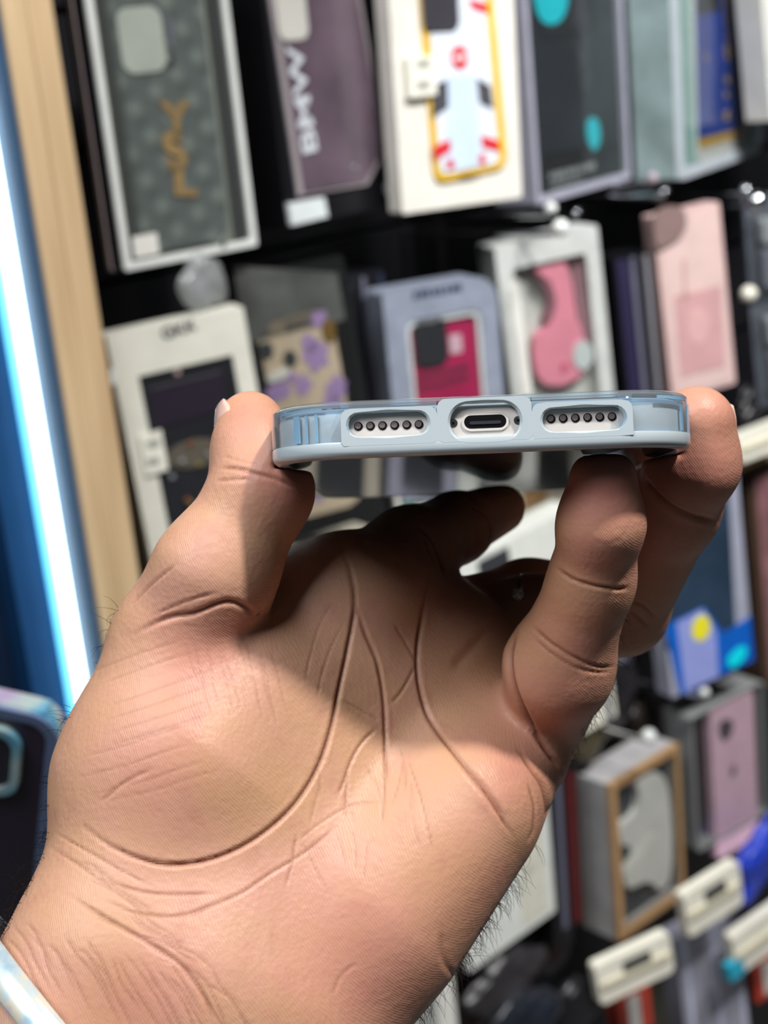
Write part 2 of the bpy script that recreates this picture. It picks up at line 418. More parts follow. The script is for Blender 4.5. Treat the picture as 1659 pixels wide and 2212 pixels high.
# skin folds: (limb, polyline, half width mm, depth mm, tint 0..1)
FOLDS = [
 ('palm', [(738,1185),(758,1240),(766,1310),(752,1400),(735,1480),(716,1570),(690,1650),(650,1720),(600,1775),(530,1825),(450,1858),(370,1868),(310,1858),(240,1828),(180,1785)], .75, 1.0, .9),
 ('palm', [(762,1290),(790,1370),(815,1430),(828,1500),(832,1570),(833,1640),(838,1690)], .6, .7, .7),
 ('palm', [(833,1640),(830,1710),(826,1780)], .45, .35, .45),
 ('palm', [(925,1250),(912,1330),(902,1400),(904,1470),(922,1540),(955,1595),(1000,1650),(1045,1705),(1075,1750),(1095,1785),(1110,1808)], .7, .9, .9),
 ('palm', [(955,1595),(1000,1650),(1045,1705),(1070,1740),(1095,1780)], 1.0, 1.0, .5),
 ('palm', [(902,1430),(870,1490),(845,1520)], .45, .35, .4),
 ('palm', [(905,1440),(880,1395),(850,1345)], .45, .3, .35),
 ('palm', [(818,1570),(785,1600),(760,1640),(742,1690),(730,1720)], .5, .45, .5),
 ('palm', [(750,1650),(748,1720),(745,1770)], .4, .3, .4),
 ('palm', [(735,1510),(790,1540),(820,1555)], .4, .25, .3),
 ('palm', [(1120,1620),(1150,1665),(1172,1700),(1182,1745),(1180,1775)], .7, .7, .6),
 ('palm', [(1140,1690),(1154,1740),(1152,1790),(1140,1820)], .5, .45, .45),
 ('palm', [(1060,1350),(1020,1400),(975,1450)], 1.6, .5, .1),
 ('palm', [(880,1640),(905,1710),(925,1790),(938,1840)], .4, .3, .35),
 ('palm', [(640,1800),(632,1860),(615,1920)], .4, .3, .4),
 ('palm', [(740,1775),(660,1840),(580,1890),(520,1930),(450,1960),(390,1990)], .5, .35, .45),
 ('palm', [(830,1730),(760,1740),(690,1780),(640,1820)], .35, .2, .25),
 ('palm', [(240,1905),(300,1925),(370,1932),(470,1930)], .5, .4, .45),
 ('palm', [(260,1965),(330,1978),(400,1976),(480,1945)], .5, .4, .45),
 ('palm', [(150,1935),(230,1985),(310,2030),(380,2075),(420,2120),(450,2170),(462,2212)], .7, .6, .55),
 ('palm', [(200,1980),(280,2010),(340,2055),(390,2085)], .5, .4, .4),
 ('palm', [(330,1660),(270,1690),(215,1735)], .6, .35, .3),
 ('palm', [(120,1800),(190,1840),(260,1880),(330,1915)], .4, .3, .35),
 ('palm', [(110,1830),(170,1870),(240,1920),(310,1975),(350,2020)], .4, .3, .35),
 ('palm', [(720,2150),(735,2110),(770,2080)], .5, .2, .2),
 ('palm', [(1010,2130),(960,2080),(955,2010)], .9, .3, .15),
 ('palm', [(600,1270),(575,1300),(552,1332)], .9, .8, .5),
 ('palm', [(552,1332),(530,1312),(500,1300),(470,1305),(420,1325)], .9, 1.0, .6),
 ('palm', [(720,1300),(690,1350),(670,1420),(660,1470)], .35, .2, .25),
 ('palm', [(745,1340),(715,1400),(695,1460),(685,1510)], .35, .2, .25),
 ('thumb', [(552,1332),(530,1312),(500,1300),(470,1305),(420,1325),(360,1335),(290,1370)], .8, .8, .6),
 ('thumb', [(380,1220),(330,1260),(280,1310)], .5, .3, .3),
 ('thumb', [(470,1280),(400,1300),(330,1330)], .5, .3, .3),
 ('thumb', [(475,1012),(510,1012),(550,1022),(600,1035),(650,1060)], .6, .55, .5),
 ('thumb', [(468,1040),(500,1036),(540,1035)], .5, .3, .3),
 ('thumb', [(480,985),(520,995),(560,1000)], .4, .2, .2),
 ('pinky', [(1200,1225),(1235,1250),(1280,1265),(1330,1272),(1360,1270)], .55, .6, .7),
 ('pinky', [(1150,1352),(1185,1385),(1240,1420),(1290,1440),(1330,1440)], .6, .55, .6),
 ('pinky', [(1150,1375),(1190,1410),(1240,1440),(1290,1452),(1320,1450)], .5, .4, .5),
 ('ring', [(1390,1030),(1410,1060),(1450,1095),(1500,1118),(1550,1125)], .8, .8, .7),
 ('ring', [(1365,1300),(1390,1310),(1415,1335)], .6, .5, .5),
 ('ring', [(1360,1320),(1380,1335),(1400,1355)], .6, .4, .4),
 ('index', [(895,1130),(930,1165),(950,1210),(960,1250)], .5, .5, .6),
 ('index', [(940,1220),(925,1190),(915,1160)], .4, .3, .4),
 ('index', [(1010,1090),(1045,1110),(1060,1140),(1056,1180)], .5, .4, .5),
]
for lb_ in ('palm', 'pinky'):
    FOLDS.append((lb_, [(1114,1365),(1101,1420),(1112,1490),(1148,1568),(1188,1630),(1214,1664)], .75, 1.4, .85))
# fine wrinkles of the wrist and the thumb ball
def wob(pts, a):
    return [(x + rng.uniform(-a, a), y + rng.uniform(-a, a)) for x, y in pts]
for i in range(22):
    x0 = 10 + i * 22 + rng.uniform(-10, 10); y0 = 2005 + i * 5 + rng.uniform(-25, 25); L_ = rng.uniform(.5, 1.1)
    FOLDS.append(('palm', wob([(x0, y0), (x0 + 28 * L_, y0 + 42 * L_), (x0 + 62 * L_, y0 + 98 * L_), (x0 + 118 * L_, y0 + 200 * L_)], 7), .5, .17, .34))
for i in range(14):
    x0 = 140 + i * 16; y0 = 1850 + i * 15 + rng.uniform(-20, 20); L_ = rng.uniform(.5, 1.2)
    FOLDS.append(('palm', wob([(x0, y0), (x0 + 50 * L_, y0 + 22 * L_), (x0 + 95 * L_, y0 + 52 * L_), (x0 + 160 * L_, y0 + 95 * L_)], 8), .48, .14, .3))
for i in range(10):
    y0 = 1390 + i * 32 + rng.uniform(-12, 12); sh = rng.uniform(-20, 60)
    for lb_ in ('palm', 'thumb'):
        FOLDS.append((lb_, [(205 - i * 6 + sh, y0 + 62), (280 + sh, y0 + 32), (350 + sh, y0 + 8), (420 + sh, y0 - 14)], .5, .09, .2))
for i in range(12):
    x0 = 410 + i * 17 + rng.uniform(-8, 8); y0 = 1370 + rng.uniform(-10, 60); L_ = rng.uniform(.4, 1)
    FOLDS.append(('palm', wob([(x0 - 10, y0), (x0 + 2, y0 + 60 * L_), (x0 + 10, y0 + 110 * L_), (x0 + 26, y0 + 190 * L_)], 5), .46, .09, .2))
for i in range(14):
    x0 = 640 + rng.uniform(0, 330); y0 = 1600 + rng.uniform(0, 260); L_ = rng.uniform(.5, 1.2); t_ = rng.uniform(-.5, .9)
    FOLDS.append(('palm', wob([(x0, y0), (x0 + 25 * L_ * t_, y0 + 45 * L_), (x0 + 55 * L_ * t_, y0 + 100 * L_)], 5), .46, .10, .24))

def build_hand():
    D, lo, h = build_hand_field()
    V, Q = surface_nets(D, lo, h)
    V = relax(V, Q, 8)
    V, Q = subdivide(V, Q); V = relax(V, Q, 6)
    N = vnormals(V, Q)
    facing = (N * V).sum(1) < 0
    if facing.mean() > 0 and (N[:, 2][V[:, 2] < np.percentile(V[:, 2], 5)] > 0).mean() > .5:
        N = -N; Q = Q[:, ::-1]; facing = ~facing
    GD = np.stack([np.min([d_cone(V, a, b, ra * .001, rb * .001) for a, b, ra, rb, k in L], 0) for L in PRIMS.values()], 1)
    names = list(PRIMS); lab = GD.argmin(1)
    PX = V[:, 0] / V[:, 2] * F + W / 2; PY = V[:, 1] / V[:, 2] * F + H / 2
    dep = np.zeros(len(V)); tint = np.zeros(len(V))
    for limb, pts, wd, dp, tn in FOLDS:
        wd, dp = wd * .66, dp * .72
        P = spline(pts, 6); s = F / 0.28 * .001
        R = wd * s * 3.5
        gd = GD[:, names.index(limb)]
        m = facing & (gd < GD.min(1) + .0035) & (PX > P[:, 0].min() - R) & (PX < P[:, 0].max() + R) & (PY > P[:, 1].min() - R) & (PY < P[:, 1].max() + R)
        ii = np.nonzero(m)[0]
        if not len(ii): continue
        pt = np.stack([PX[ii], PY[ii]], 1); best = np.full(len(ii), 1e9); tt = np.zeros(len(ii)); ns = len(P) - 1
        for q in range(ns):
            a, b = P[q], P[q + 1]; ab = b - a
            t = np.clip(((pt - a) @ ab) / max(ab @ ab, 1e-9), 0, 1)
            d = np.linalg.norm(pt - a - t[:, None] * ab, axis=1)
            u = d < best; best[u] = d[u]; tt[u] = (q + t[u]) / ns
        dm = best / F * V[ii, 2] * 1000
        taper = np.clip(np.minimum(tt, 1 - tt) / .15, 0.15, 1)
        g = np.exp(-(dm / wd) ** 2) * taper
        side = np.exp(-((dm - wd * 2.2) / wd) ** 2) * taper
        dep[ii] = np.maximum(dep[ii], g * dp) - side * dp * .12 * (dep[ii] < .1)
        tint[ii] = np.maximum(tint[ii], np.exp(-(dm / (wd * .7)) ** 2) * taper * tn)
    V2 = V - N * (dep * .001)[:, None]
    # redder pads and finger ends
    red = np.zeros(len(V))
    for (x, y, r, a) in ((1300,1050,120,.75),(1285,1180,90,.5),(1240,1380,120,.4),(1215,1510,110,.5),(1420,1220,140,.35),(1500,1020,150,.7),(1540,900,110,.5),(545,890,100,.4),(590,1030,90,.5),(620,1060,60,.6),(1130,1640,120,.5),(800,2080,210,.45),(330,1640,150,.35),(420,1430,120,.4),(1230,1530,90,.5),(1180,1600,100,.3),(980,1900,180,.25),(300,2160,130,.4)):
        red = np.maximum(red, a * np.exp(-((PX - x) ** 2 + (PY - y) ** 2) / r ** 2) * (facing * 1.0))
    return V2, Q, tint, red, lab

def skin_material():
    m = bpy.data.materials.new('skin'); m.use_nodes = True
    nt = m.node_tree; N = nt.nodes; L = nt.links; b = N['Principled BSDF']
    tc = N.new('ShaderNodeTexCoord')
    def noise(s, d=5, r=.6):
        n = N.new('ShaderNodeTexNoise'); n.inputs['Scale'].default_value = s; n.inputs['Detail'].default_value = d; n.inputs['Roughness'].default_value = r
        L.new(tc.outputs['Object'], n.inputs['Vector']); return n
    def mix(fac, a, bb):
        x = N.new('ShaderNodeMix'); x.data_type = 'RGBA'
        if hasattr(fac, 'is_linked'): L.new(fac, x.inputs[0])
        else: x.inputs[0].default_value = fac
        for k, v in ((6, a), (7, bb)):
            if isinstance(v, tuple): x.inputs[k].default_value = (*v, 1)
            else: L.new(v, x.inputs[k])
        return x.outputs[2]
    def ramp(src, p0, p1):
        r = N.new('ShaderNodeMapRange'); r.inputs[1].default_value = p0; r.inputs[2].default_value = p1; L.new(src, r.inputs[0]); return r.outputs[0]
    base = mix(ramp(noise(45).outputs['Fac'], .35, .68), lin((202, 157, 121)), lin((209, 157, 135)))
    base = mix(ramp(noise(120).outputs['Fac'], .55, .8), base, lin((194, 138, 118)))
    ar = N.new('ShaderNodeAttribute'); ar.attribute_name = 'red'
    base = mix(ar.outputs['Fac'], base, lin((200, 124, 116)))
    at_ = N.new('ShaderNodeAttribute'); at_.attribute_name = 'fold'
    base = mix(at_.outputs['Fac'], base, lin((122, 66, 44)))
    L.new(base, b.inputs['Base Color'])
    b.inputs['Roughness'].default_value = .46; b.inputs['Specular IOR Level'].default_value = .38
    b.inputs['Subsurface Weight'].default_value = .09; b.inputs['Subsurface Radius'].default_value = (1, .36, .2); b.inputs['Subsurface Scale'].default_value = .0035
    vo = N.new('ShaderNodeTexVoronoi'); vo.inputs['Scale'].default_value = 900; L.new(tc.outputs['Object'], vo.inputs['Vector'])
    wv = N.new('ShaderNodeTexWave'); wv.inputs['Scale'].default_value = 760; wv.inputs['Distortion'].default_value = 9; wv.inputs['Detail'].default_value = 2; wv.inputs['Detail Scale'].default_value = .25
    mp = N.new('ShaderNodeMapping'); mp.inputs['Rotation'].default_value = (.3, .5, .4); L.new(tc.outputs['Object'], mp.inputs['Vector']); L.new(mp.outputs[0], wv.inputs['Vector'])
    def bump(h, st, dist, prev=None):
        x = N.new('ShaderNodeBump'); x.inputs['Strength'].default_value = st; x.inputs['Distance'].default_value = dist; L.new(h, x.inputs['Height'])
        if prev: L.new(prev, x.inputs['Normal'])
        return x.outputs['Normal']
    n = bump(noise(260, 6).outputs['Fac'], .35, .0005)
    n = bump(vo.outputs['Distance'], .25, .00018, n)
    n = bump(wv.outputs['Fac'], .22, .00008, n)
    L.new(n, b.inputs['Normal'])
    return m
M_SKIN = skin_material()
hv, hq, htint, hred, hlab = build_hand()
me = bpy.data.meshes.new('person')
me.vertices.add(len(hv)); me.loops.add(len(hq) * 4); me.polygons.add(len(hq))
Rm = np.array([[RT.x, -UP.x, fw.x], [RT.y, -UP.y, fw.y], [RT.z, -UP.z, fw.z]])
ORG = np.array(at(500, 1700, .27))
hw = hv @ Rm.T + np.array(EYE) - ORG
me.vertices.foreach_set('co', hw.astype(np.float32).ravel())
me.loops.foreach_set('vertex_index', hq.astype(np.int32).ravel())
me.polygons.foreach_set('loop_start', np.arange(0, len(hq) * 4, 4, dtype=np.int32))
me.polygons.foreach_set('use_smooth', np.ones(len(hq), bool))
me.update(calc_edges=True); me.validate()
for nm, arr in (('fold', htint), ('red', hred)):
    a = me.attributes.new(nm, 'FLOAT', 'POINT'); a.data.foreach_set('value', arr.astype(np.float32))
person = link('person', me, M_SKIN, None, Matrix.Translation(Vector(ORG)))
tag(person, "bare left hand and wrist of a person gripping the clear cased phone", 'person')

# ---- nails, hair, ring and bangle
def c3(p): return c2w(p)
def nail(tip_a, tip_b, r, out, span, l0, l1, label=None):
    """Curved plate lying on the outside of a fingertip; tip_a to tip_b is its axis in camera space."""
    ax = (tip_b - tip_a); ln = np.linalg.norm(ax); ax /= ln
    o = np.array(out, float); o -= ax * (o @ ax); o /= np.linalg.norm(o); s = np.cross(ax, o)
    bm = bmesh.new(); nu, nv = 12, 10; top = []; bot = []
    for j in range(nv + 1):
        t = j / nv; L = l0 + (l1 - l0) * t
        rr = r * (1.0 - .12 * t * t) ; sp = math.radians(span) * (1 - .25 * max(0, t - .75) / .25) * (1 - .3 * max(0, .2 - t) / .2)
        ra, rb = [], []
        for i in range(nu + 1):
            a = sp * (2 * i / nu - 1)
            d = o * math.cos(a) + s * math.sin(a)
            p = tip_a + ax * L + d * (rr + .0001)
            ra.append(bm.verts.new(c3(p) - Vector(ORG))); rb.append(bm.verts.new(c3(p - d * .0009) - Vector(ORG)))
        top.append(ra); bot.append(rb)
    for A, f in ((top, 1), (bot, -1)):
        for j in range(nv):
            for i in range(nu):
                q = [A[j][i], A[j][i + 1], A[j + 1][i + 1], A[j + 1][i]]; bm.faces.new(q[::f])
    for i in range(nu):
        for j in (0, nv): bm.faces.new((top[j][i], top[j][i + 1], bot[j][i + 1], bot[j][i]))
    for j in range(nv):
        for i in (0, nu): bm.faces.new((top[j][i], top[j + 1][i], bot[j + 1][i], bot[j][i]))
    return fin(bm, 'fingernail', mat('nail', (226, 186, 172), .22, var=.03, coat=.4), person, smooth=True)
T = PRIMS
nail(T['thumb'][4][0], T['thumb'][4][1], T['thumb'][4][2] * .001 * .985, (-.97, 0, -.16), 52, -.0026, .0106)
nail(T['ring'][4][0], T['ring'][4][1], T['ring'][4][2] * .001 * .93, (.62, 0, .78), 50, .001, .012)
nail(T['pinky'][3][0], T['pinky'][3][1], T['pinky'][3][2] * .001 * .92, (.1, 0, 1), 50, .001, .012)
nail(T['middle'][3][0], T['middle'][3][1], T['middle'][3][2] * .001 * .93, (.6, 0, .8), 50, .001, .012)
nail(T['index'][2][0], T['index'][2][1], T['index'][2][2] * .001 * .95, (.1, .9, .2), 50, .004, .014)

def grow_hair():
    n = vnormals(hv, hq); view = hv / np.linalg.norm(hv, axis=1)[:, None]
    if (n * view).sum(1)[hv[:, 2] < np.percentile(hv[:, 2], 5)].mean() > 0: n = -n
    fac = (n * view).sum(1); px = hv[:, 0] / hv[:, 2] * F + W / 2; py = hv[:, 1] / hv[:, 2] * F + H / 2
    bm = bmesh.new(); r2 = np.random.default_rng(3)
    zones = [(1330, 1395, 60, 34, 3.2, 1), (1300, 1500, 60, 26, 2.6, 1), (1262, 1590, 50, 34, 2.6, 1), (1120, 1865, 50, 18, 4.5, 1), (1075, 1950, 60, 55, 4.2, 1), (1030, 2030, 60, 60, 4.2, 1), (960, 2130, 70, 50, 5, 1),
             (205, 1370, 60, 14, 4, -1), (165, 1540, 60, 14, 4, -1), (118, 1740, 70, 18, 4.5, -1), (85, 1870, 60, 34, 5, -1), (25, 1975, 70, 60, 6, -1), (60, 2010, 40, 24, 5, -1)]
    for x, y, R, cnt, ln, side in zones:
        ok = np.nonzero((np.hypot(px - x, py - y) < R * 1.3) & (fac > -.22) & (fac < .35))[0]
        if not len(ok): continue
        for k in r2.choice(ok, cnt):
            d = n[k] + r2.normal(0, .35, 3); d /= np.linalg.norm(d)
            down = np.array((-.45 * side, .8, -.3)) + r2.normal(0, .45, 3)
            L = ln * r2.uniform(.6, 1.5) * .001; p = hv[k] - n[k] * .0003; pts = [p]
            curl = r2.uniform(.5, 1.5)
            for s_ in range(6):
                d = d + down * .22 * curl + r2.normal(0, .06, 3); d /= np.linalg.norm(d); p = p + d * L / 6; pts.append(p)
            W3 = [c3(q) - Vector(ORG) for q in pts]; rows = []
            for i, q in enumerate(W3):
                t = (W3[min(i + 1, 6)] - W3[max(i - 1, 0)]).normalized(); a = t.orthogonal().normalized(); b_ = t.cross(a)
                rr = .00006 * (1 - .75 * i / 6)
                rows.append([bm.verts.new(q + (a * math.cos(v) + b_ * math.sin(v)) * rr) for v in (0, 2.09, 4.19)])
            for A, B in zip(rows, rows[1:]):
                for i in range(3): bm.faces.new((A[i], A[(i + 1) % 3], B[(i + 1) % 3], B[i]))
    return tag(fin(bm, 'hair', mat('hair', (22, 17, 15), .6, 0, .15), person), kind='stuff')
grow_hair()

# finger ring on the dark curled finger behind the little finger
ra_, rb_ = T['ring'][1][0], T['ring'][1][1]
fc = ra_ + (rb_ - ra_) * .02; fa = (rb_ - ra_) / np.linalg.norm(rb_ - ra_)
e1 = np.cross(fa, (0, 1, 0)); e1 /= np.linalg.norm(e1); e2 = np.cross(fa, e1)
rr_ = T['ring'][1][2] * .001 + .0003
M_SILV = mat('silver', (205, 205, 208), .18, 1.0, var=.02)
RC = c3(fc)
jr = tube('finger_ring', [c3(fc + (e1 * math.cos(a) + e2 * math.sin(a)) * rr_) - RC for a in np.linspace(0, 2 * math.pi, 48, endpoint=False)], .0009, M_SILV, None, Matrix.Translation(RC), 8, True)
tag(jr, 'thin silver ring with a small stone on the shaded finger behind the little finger', 'ring')
tgt = cs(1136, 1312, fc[2]); dd = tgt - fc; dd -= fa * (dd @ fa); dd /= np.linalg.norm(dd); dd = dd * .45 + np.array((0, -.2, -.85)); dd -= fa * (dd @ fa); dd /= np.linalg.norm(dd)
sc_ = c3(fc + dd * (rr_ + .0014)) - RC
bm = bmesh.new(); bmesh.ops.create_icosphere(bm, subdivisions=2, radius=.0015, matrix=Matrix.Translation(sc_)); fin(bm, 'stone', mat('stone', (225, 222, 210), .05, .3, coat=1), jr)
for k in range(4):
    a = math.pi / 4 + k * math.pi / 2; s_ = np.cross(fa, dd); off = fa * math.cos(a) * .0015 + s_ * math.sin(a) * .0015
    tube('prong', [c3(fc + dd * (rr_ + .0002) + off * .8) - RC, c3(fc + dd * (rr_ + .0018) + off) - RC, c3(fc + dd * (rr_ + .0026) + off * .6) - RC], .0004, M_SILV, jr, None, 6)

# pearly bangle at the wrist
bz = .304; bc = cs(248, 2342, bz); e1 = np.array((.66, .75, 0.0)); e2 = np.array((.143, -.278, -1.0)); e2 -= e1 * (e2 @ e1); e2 /= np.linalg.norm(e2); ea = np.cross(e1, e2)
BC = c3(bc); bm = bmesh.new(); rows = []
nb = 72
for i in range(nb):
    a = 2 * math.pi * i / nb; c_, s_ = math.cos(a), math.sin(a)
    p = bc + e1 * (.0455 * c_) + e2 * (.039 * s_); o = e1 * c_ * .039 + e2 * s_ * .0455; o /= np.linalg.norm(o)
    rows.append([bm.verts.new(c3(p + o * .0016 * math.cos(t) + ea * .0034 * math.sin(t)) - BC) for t in np.linspace(0, 2 * math.pi, 14, endpoint=False)])
for i in range(nb):
    A, B = rows[i], rows[(i + 1) % nb]
    for k in range(14): bm.faces.new((A[k], A[(k + 1) % 14], B[(k + 1) % 14], B[k]))
M_PEARL = bpy.data.materials.new('pearl'); M_PEARL.use_nodes = True
nt = M_PEARL.node_tree; pb = nt.nodes['Principled BSDF']; tcn = nt.nodes.new('ShaderNodeTexCoord'); nzn = nt.nodes.new('ShaderNodeTexNoise'); nzn.inputs['Scale'].default_value = 160; nzn.inputs['Detail'].default_value = 3
nt.links.new(tcn.outputs['Object'], nzn.inputs['Vector']); rpn = nt.nodes.new('ShaderNodeValToRGB')
for i, (p_, c_) in enumerate(((.3, (150, 190, 215)), (.48, (205, 222, 228)), (.6, (232, 226, 205)), (.72, (214, 200, 222)))):
    e_ = rpn.color_ramp.elements[i] if i < 2 else rpn.color_ramp.elements.new(p_)
    e_.position = p_; e_.color = (*lin(c_), 1)
nt.links.new(nzn.outputs['Fac'], rpn.inputs['Fac']); nt.links.new(rpn.outputs['Color'], pb.inputs['Base Color'])
pb.inputs['Roughness'].default_value = .28; pb.inputs['Metallic'].default_value = .35; pb.inputs['Coat Weight'].default_value = .6
tag(fin(bm, 'bangle', M_PEARL, None, Matrix.Translation(BC), True), 'pearly iridescent bangle worn around the wrist', 'bracelet')
# ================================================================== phone and its clear case
def cvec(v): return RT * float(v[0]) - UP * float(v[1]) + fw * float(v[2])
X3, Y3, Z3 = cvec(XA), cvec(YA), cvec(ZA)
PO3 = c2w(PO)
PMW = Matrix(((X3.x, Y3.x, Z3.x, PO3.x), (X3.y, Y3.y, Z3.y, PO3.y), (X3.z, Y3.z, Z3.z, PO3.z), (0, 0, 0, 1)))
T2 = CASE_T / 2
def outline(wd, ln, r, y0=0.0, n=14):
    return rrect(-wd / 2, wd / 2, y0, y0 + ln, r, n)
def loft(name, secs, m, parent, cap=True, smooth=True):
    """Stack of outlines (points, z) with the same number of points."""
    bm = bmesh.new(); rows = [[bm.verts.new((x, y, z)) for x, y in p] for p, z in secs]
    n = len(rows[0])
    for a, b in zip(rows, rows[1:]):
        for i in range(n): bm.faces.new((a[i], a[(i + 1) % n], b[(i + 1) % n], b[i]))
    if cap: bm.faces.new(rows[0][::-1]); bm.faces.new(rows[-1])
    o = fin(bm, name, m, parent, smooth=smooth)
    if smooth: o.data.set_sharp_from_angle(angle=math.radians(35))
    return o
M_TITAN = mat('titanium', (226, 219, 213), .42, .1, var=.03, scale=300)
M_PGLASS = mat('phone_glass', (34, 36, 38), .03, 0, .6, var=.03)
M_BLACK = mat('port_black', (8, 8, 12), .5, 0, .2)
M_HOLE = mat('speaker_mesh', (118, 104, 104), .55, .2)
M_STEEL = mat('steel', (200, 198, 196), .25, 1.0)
phone = empty('smartphone', PMW, 'silver smartphone held end-on, charging port and speaker holes towards the viewer', 'smartphone')
PW, PL, PT, PR, PY0 = .0772, .1602, .0080, .0138, .0016
def inset(d, z): return (outline(PW - 2 * d, PL - 2 * d, PR - d, PY0 + d), z)
hz = PT / 2
loft('frame', [inset(.0012, -hz), inset(.0004, -hz + .0004), inset(0, -hz + .0012), inset(0, hz - .0012), inset(.0004, hz - .0004), inset(.0012, hz)], M_TITAN, phone)
loft('back_glass', [inset(.0013, -hz - .0003), inset(.0012, -hz + .0001)], M_PGLASS, phone)
loft('screen', [inset(.0012, hz - .0001), inset(.0014, hz + .0003)], M_PGLASS, phone)
def stadium(cx, cz, hw_, hh, n=10):
    pts = []
    for i in range(n + 1):
        a = -math.pi / 2 + math.pi * i / n; pts.append((cx + hw_ - hh + hh * math.cos(a), cz + hh * math.sin(a)))
    for i in range(n + 1):
        a = math.pi / 2 + math.pi * i / n; pts.append((cx - hw_ + hh + hh * math.cos(a), cz + hh * math.sin(a)))
    return pts
def endcap(name, pts, y0, y1, m, parent):
    """Prism whose outline is given in (x, z) and which runs along the phone's axis."""
    bm = bmesh.new(); add_prism(bm, [(x, -z) for x, z in pts], y0, y1)
    bmesh.ops.transform(bm, matrix=Matrix(((1, 0, 0, 0), (0, 0, 1, 0), (0, -1, 0, 0), (0, 0, 0, 1))), verts=bm.verts)
    return fin(bm, name, m, parent)
def p2l(px, py, y=0.0):
    """Pixel on the near end -> (x, z) on the plane at distance y along the phone."""
    d = np.array(((px - W / 2) / F, (py - H / 2) / F, 1.0)); t = ((PO + YA * y) @ YA) / (d @ YA); q = d * t - PO
    return float(q @ XA), float(q @ ZA)
cz = -.0001
port = endcap('charging_port', stadium(*p2l(1048, 911, PY0), .0039, .00124), PY0 - .00025, PY0 + .0001, M_BLACK, phone)
endcap('port_tongue', stadium(p2l(1048, 913, PY0)[0], p2l(1048, 913, PY0)[1], .0029, .0003), PY0 - .0004, PY0 - .0002, mat('tongue', (52, 54, 60), .4), port)
_rim = bmesh.new(); c_ = p2l(1048, 911, PY0)
add_ring(_rim, [(x, -z) for x, z in stadium(*c_, .00435, .00168)], [(x, -z) for x, z in stadium(*c_, .0039, .00124)], PY0 - .0003, PY0 + .0001)
bmesh.ops.transform(_rim, matrix=Matrix(((1, 0, 0, 0), (0, 0, 1, 0), (0, -1, 0, 0), (0, 0, 0, 1))), verts=_rim.verts)
fin(_rim, 'port_rim', M_TITAN, port)
for xa, xb, ya, yb in ((774, 905, 921, 917), (1190, 1322, 905, 900)):
    for i in range(6):
        t = i / 5; c = p2l(xa + (xb - xa) * t, ya + (yb - ya) * t, PY0)
        hole = endcap('speaker_hole', oval(c[0], c[1], .00082, .00082, 20), PY0 - .00012, PY0 + .0001, M_BLACK, phone)
        endcap('speaker_mesh', oval(c[0] - .00008, c[1] + .00008, .00058, .00058, 16), PY0 - .00022, PY0 - .00008, M_HOLE, hole)
for x, y in ((979, 914), (1119, 908)):
    c = p2l(x, y, PY0); sc = endcap('screw', oval(c[0], c[1], .0008, .0008, 14), PY0 - .0001, PY0 + .0001, M_STEEL, phone)
    endcap('screw_slot', oval(c[0], c[1], .0003, .0003, 5), PY0 - .00018, PY0 - .00008, M_BLACK, sc)

# ---- case
M_RIM = mat('case_rim', (192, 204, 210), .28, 0, .5, var=.02, coat=.3)
M_CLEAR = film('clear_case', (224, 238, 248), .14, .05)
M_BACKP = film('clear_back', (226, 232, 234), .02, .07, .72, 0.0)
case = empty('phone_case', PMW, 'clear phone case with pale blue-grey edge wrapped around the held phone', 'phone case')
def co(d, z): return (outline(CASE_W - 2 * d, CASE_L - 2 * d, CASE_R - d, d), z)
def wall(name, prof, m, inner=.0018):
    """Wall all round the case: outer profile [(inset, z)] closed by an inner face at the given inset."""
    bm = bmesh.new(); rows = [[bm.verts.new((x, y, z)) for x, y in outline(CASE_W - 2 * d, CASE_L - 2 * d, CASE_R - d, d)] for d, z in prof]
    n = len(rows[0])
    for a, b in zip(rows, rows[1:] + rows[:1]):
        for i in range(n): bm.faces.new((a[i], a[(i + 1) % n], b[(i + 1) % n], b[i]))
    o = fin(bm, name, m, case, smooth=True); o.data.set_sharp_from_angle(angle=math.radians(40)); return o
Zs = p2l(1046, 943)[1]                          # level where the opaque rim meets the clear wall
wall('rim', [(.0018, Zs), (.0001, Zs), (0, Zs - .0003), (0, -T2 + .0012), (.0003, -T2 + .0004), (.0010, -T2), (.0030, -T2), (.0030, -hz - .0004), (.0018, -hz - .0004)], M_RIM)
ZU = .0045                                      # the clear wall is closed above this level and open at the near end below it
def path_out(d):                               # outline without the flat near end, from its right corner round to its left corner
    p = outline(CASE_W - 2 * d, CASE_L - 2 * d, CASE_R - d, d); n = 15
    return p[n:] + p[:n]
def sweep(name, prof, m, path):
    """Closed profile [(inset, z)] swept along an open path function and capped at both ends."""
    bm = bmesh.new(); rows = [[bm.verts.new((x, y, z)) for x, y in path(d)] for d, z in prof]; n = len(rows[0])
    for a_, b_ in zip(rows, rows[1:] + rows[:1]):
        for i in range(n - 1): bm.faces.new((a_[i], a_[i + 1], b_[i + 1], b_[i]))
    bm.faces.new([r_[0] for r_ in rows]); bm.faces.new([r_[-1] for r_ in rows][::-1])
    o = fin(bm, name, m, case, smooth=True); o.data.set_sharp_from_angle(angle=math.radians(40)); return o
wall('clear_lip', [(.0017, ZU), (.0002, ZU), (.0006, T2 - .0004), (.0016, T2), (.0034, T2), (.0034, hz + .0006), (.0017, hz + .0006)], M_CLEAR)
sweep('clear_wall', [(.0017, Zs + .0001), (0, Zs + .0001), (0, T2 - .0030), (.0002, ZU), (.0017, ZU)], M_CLEAR, path_out)
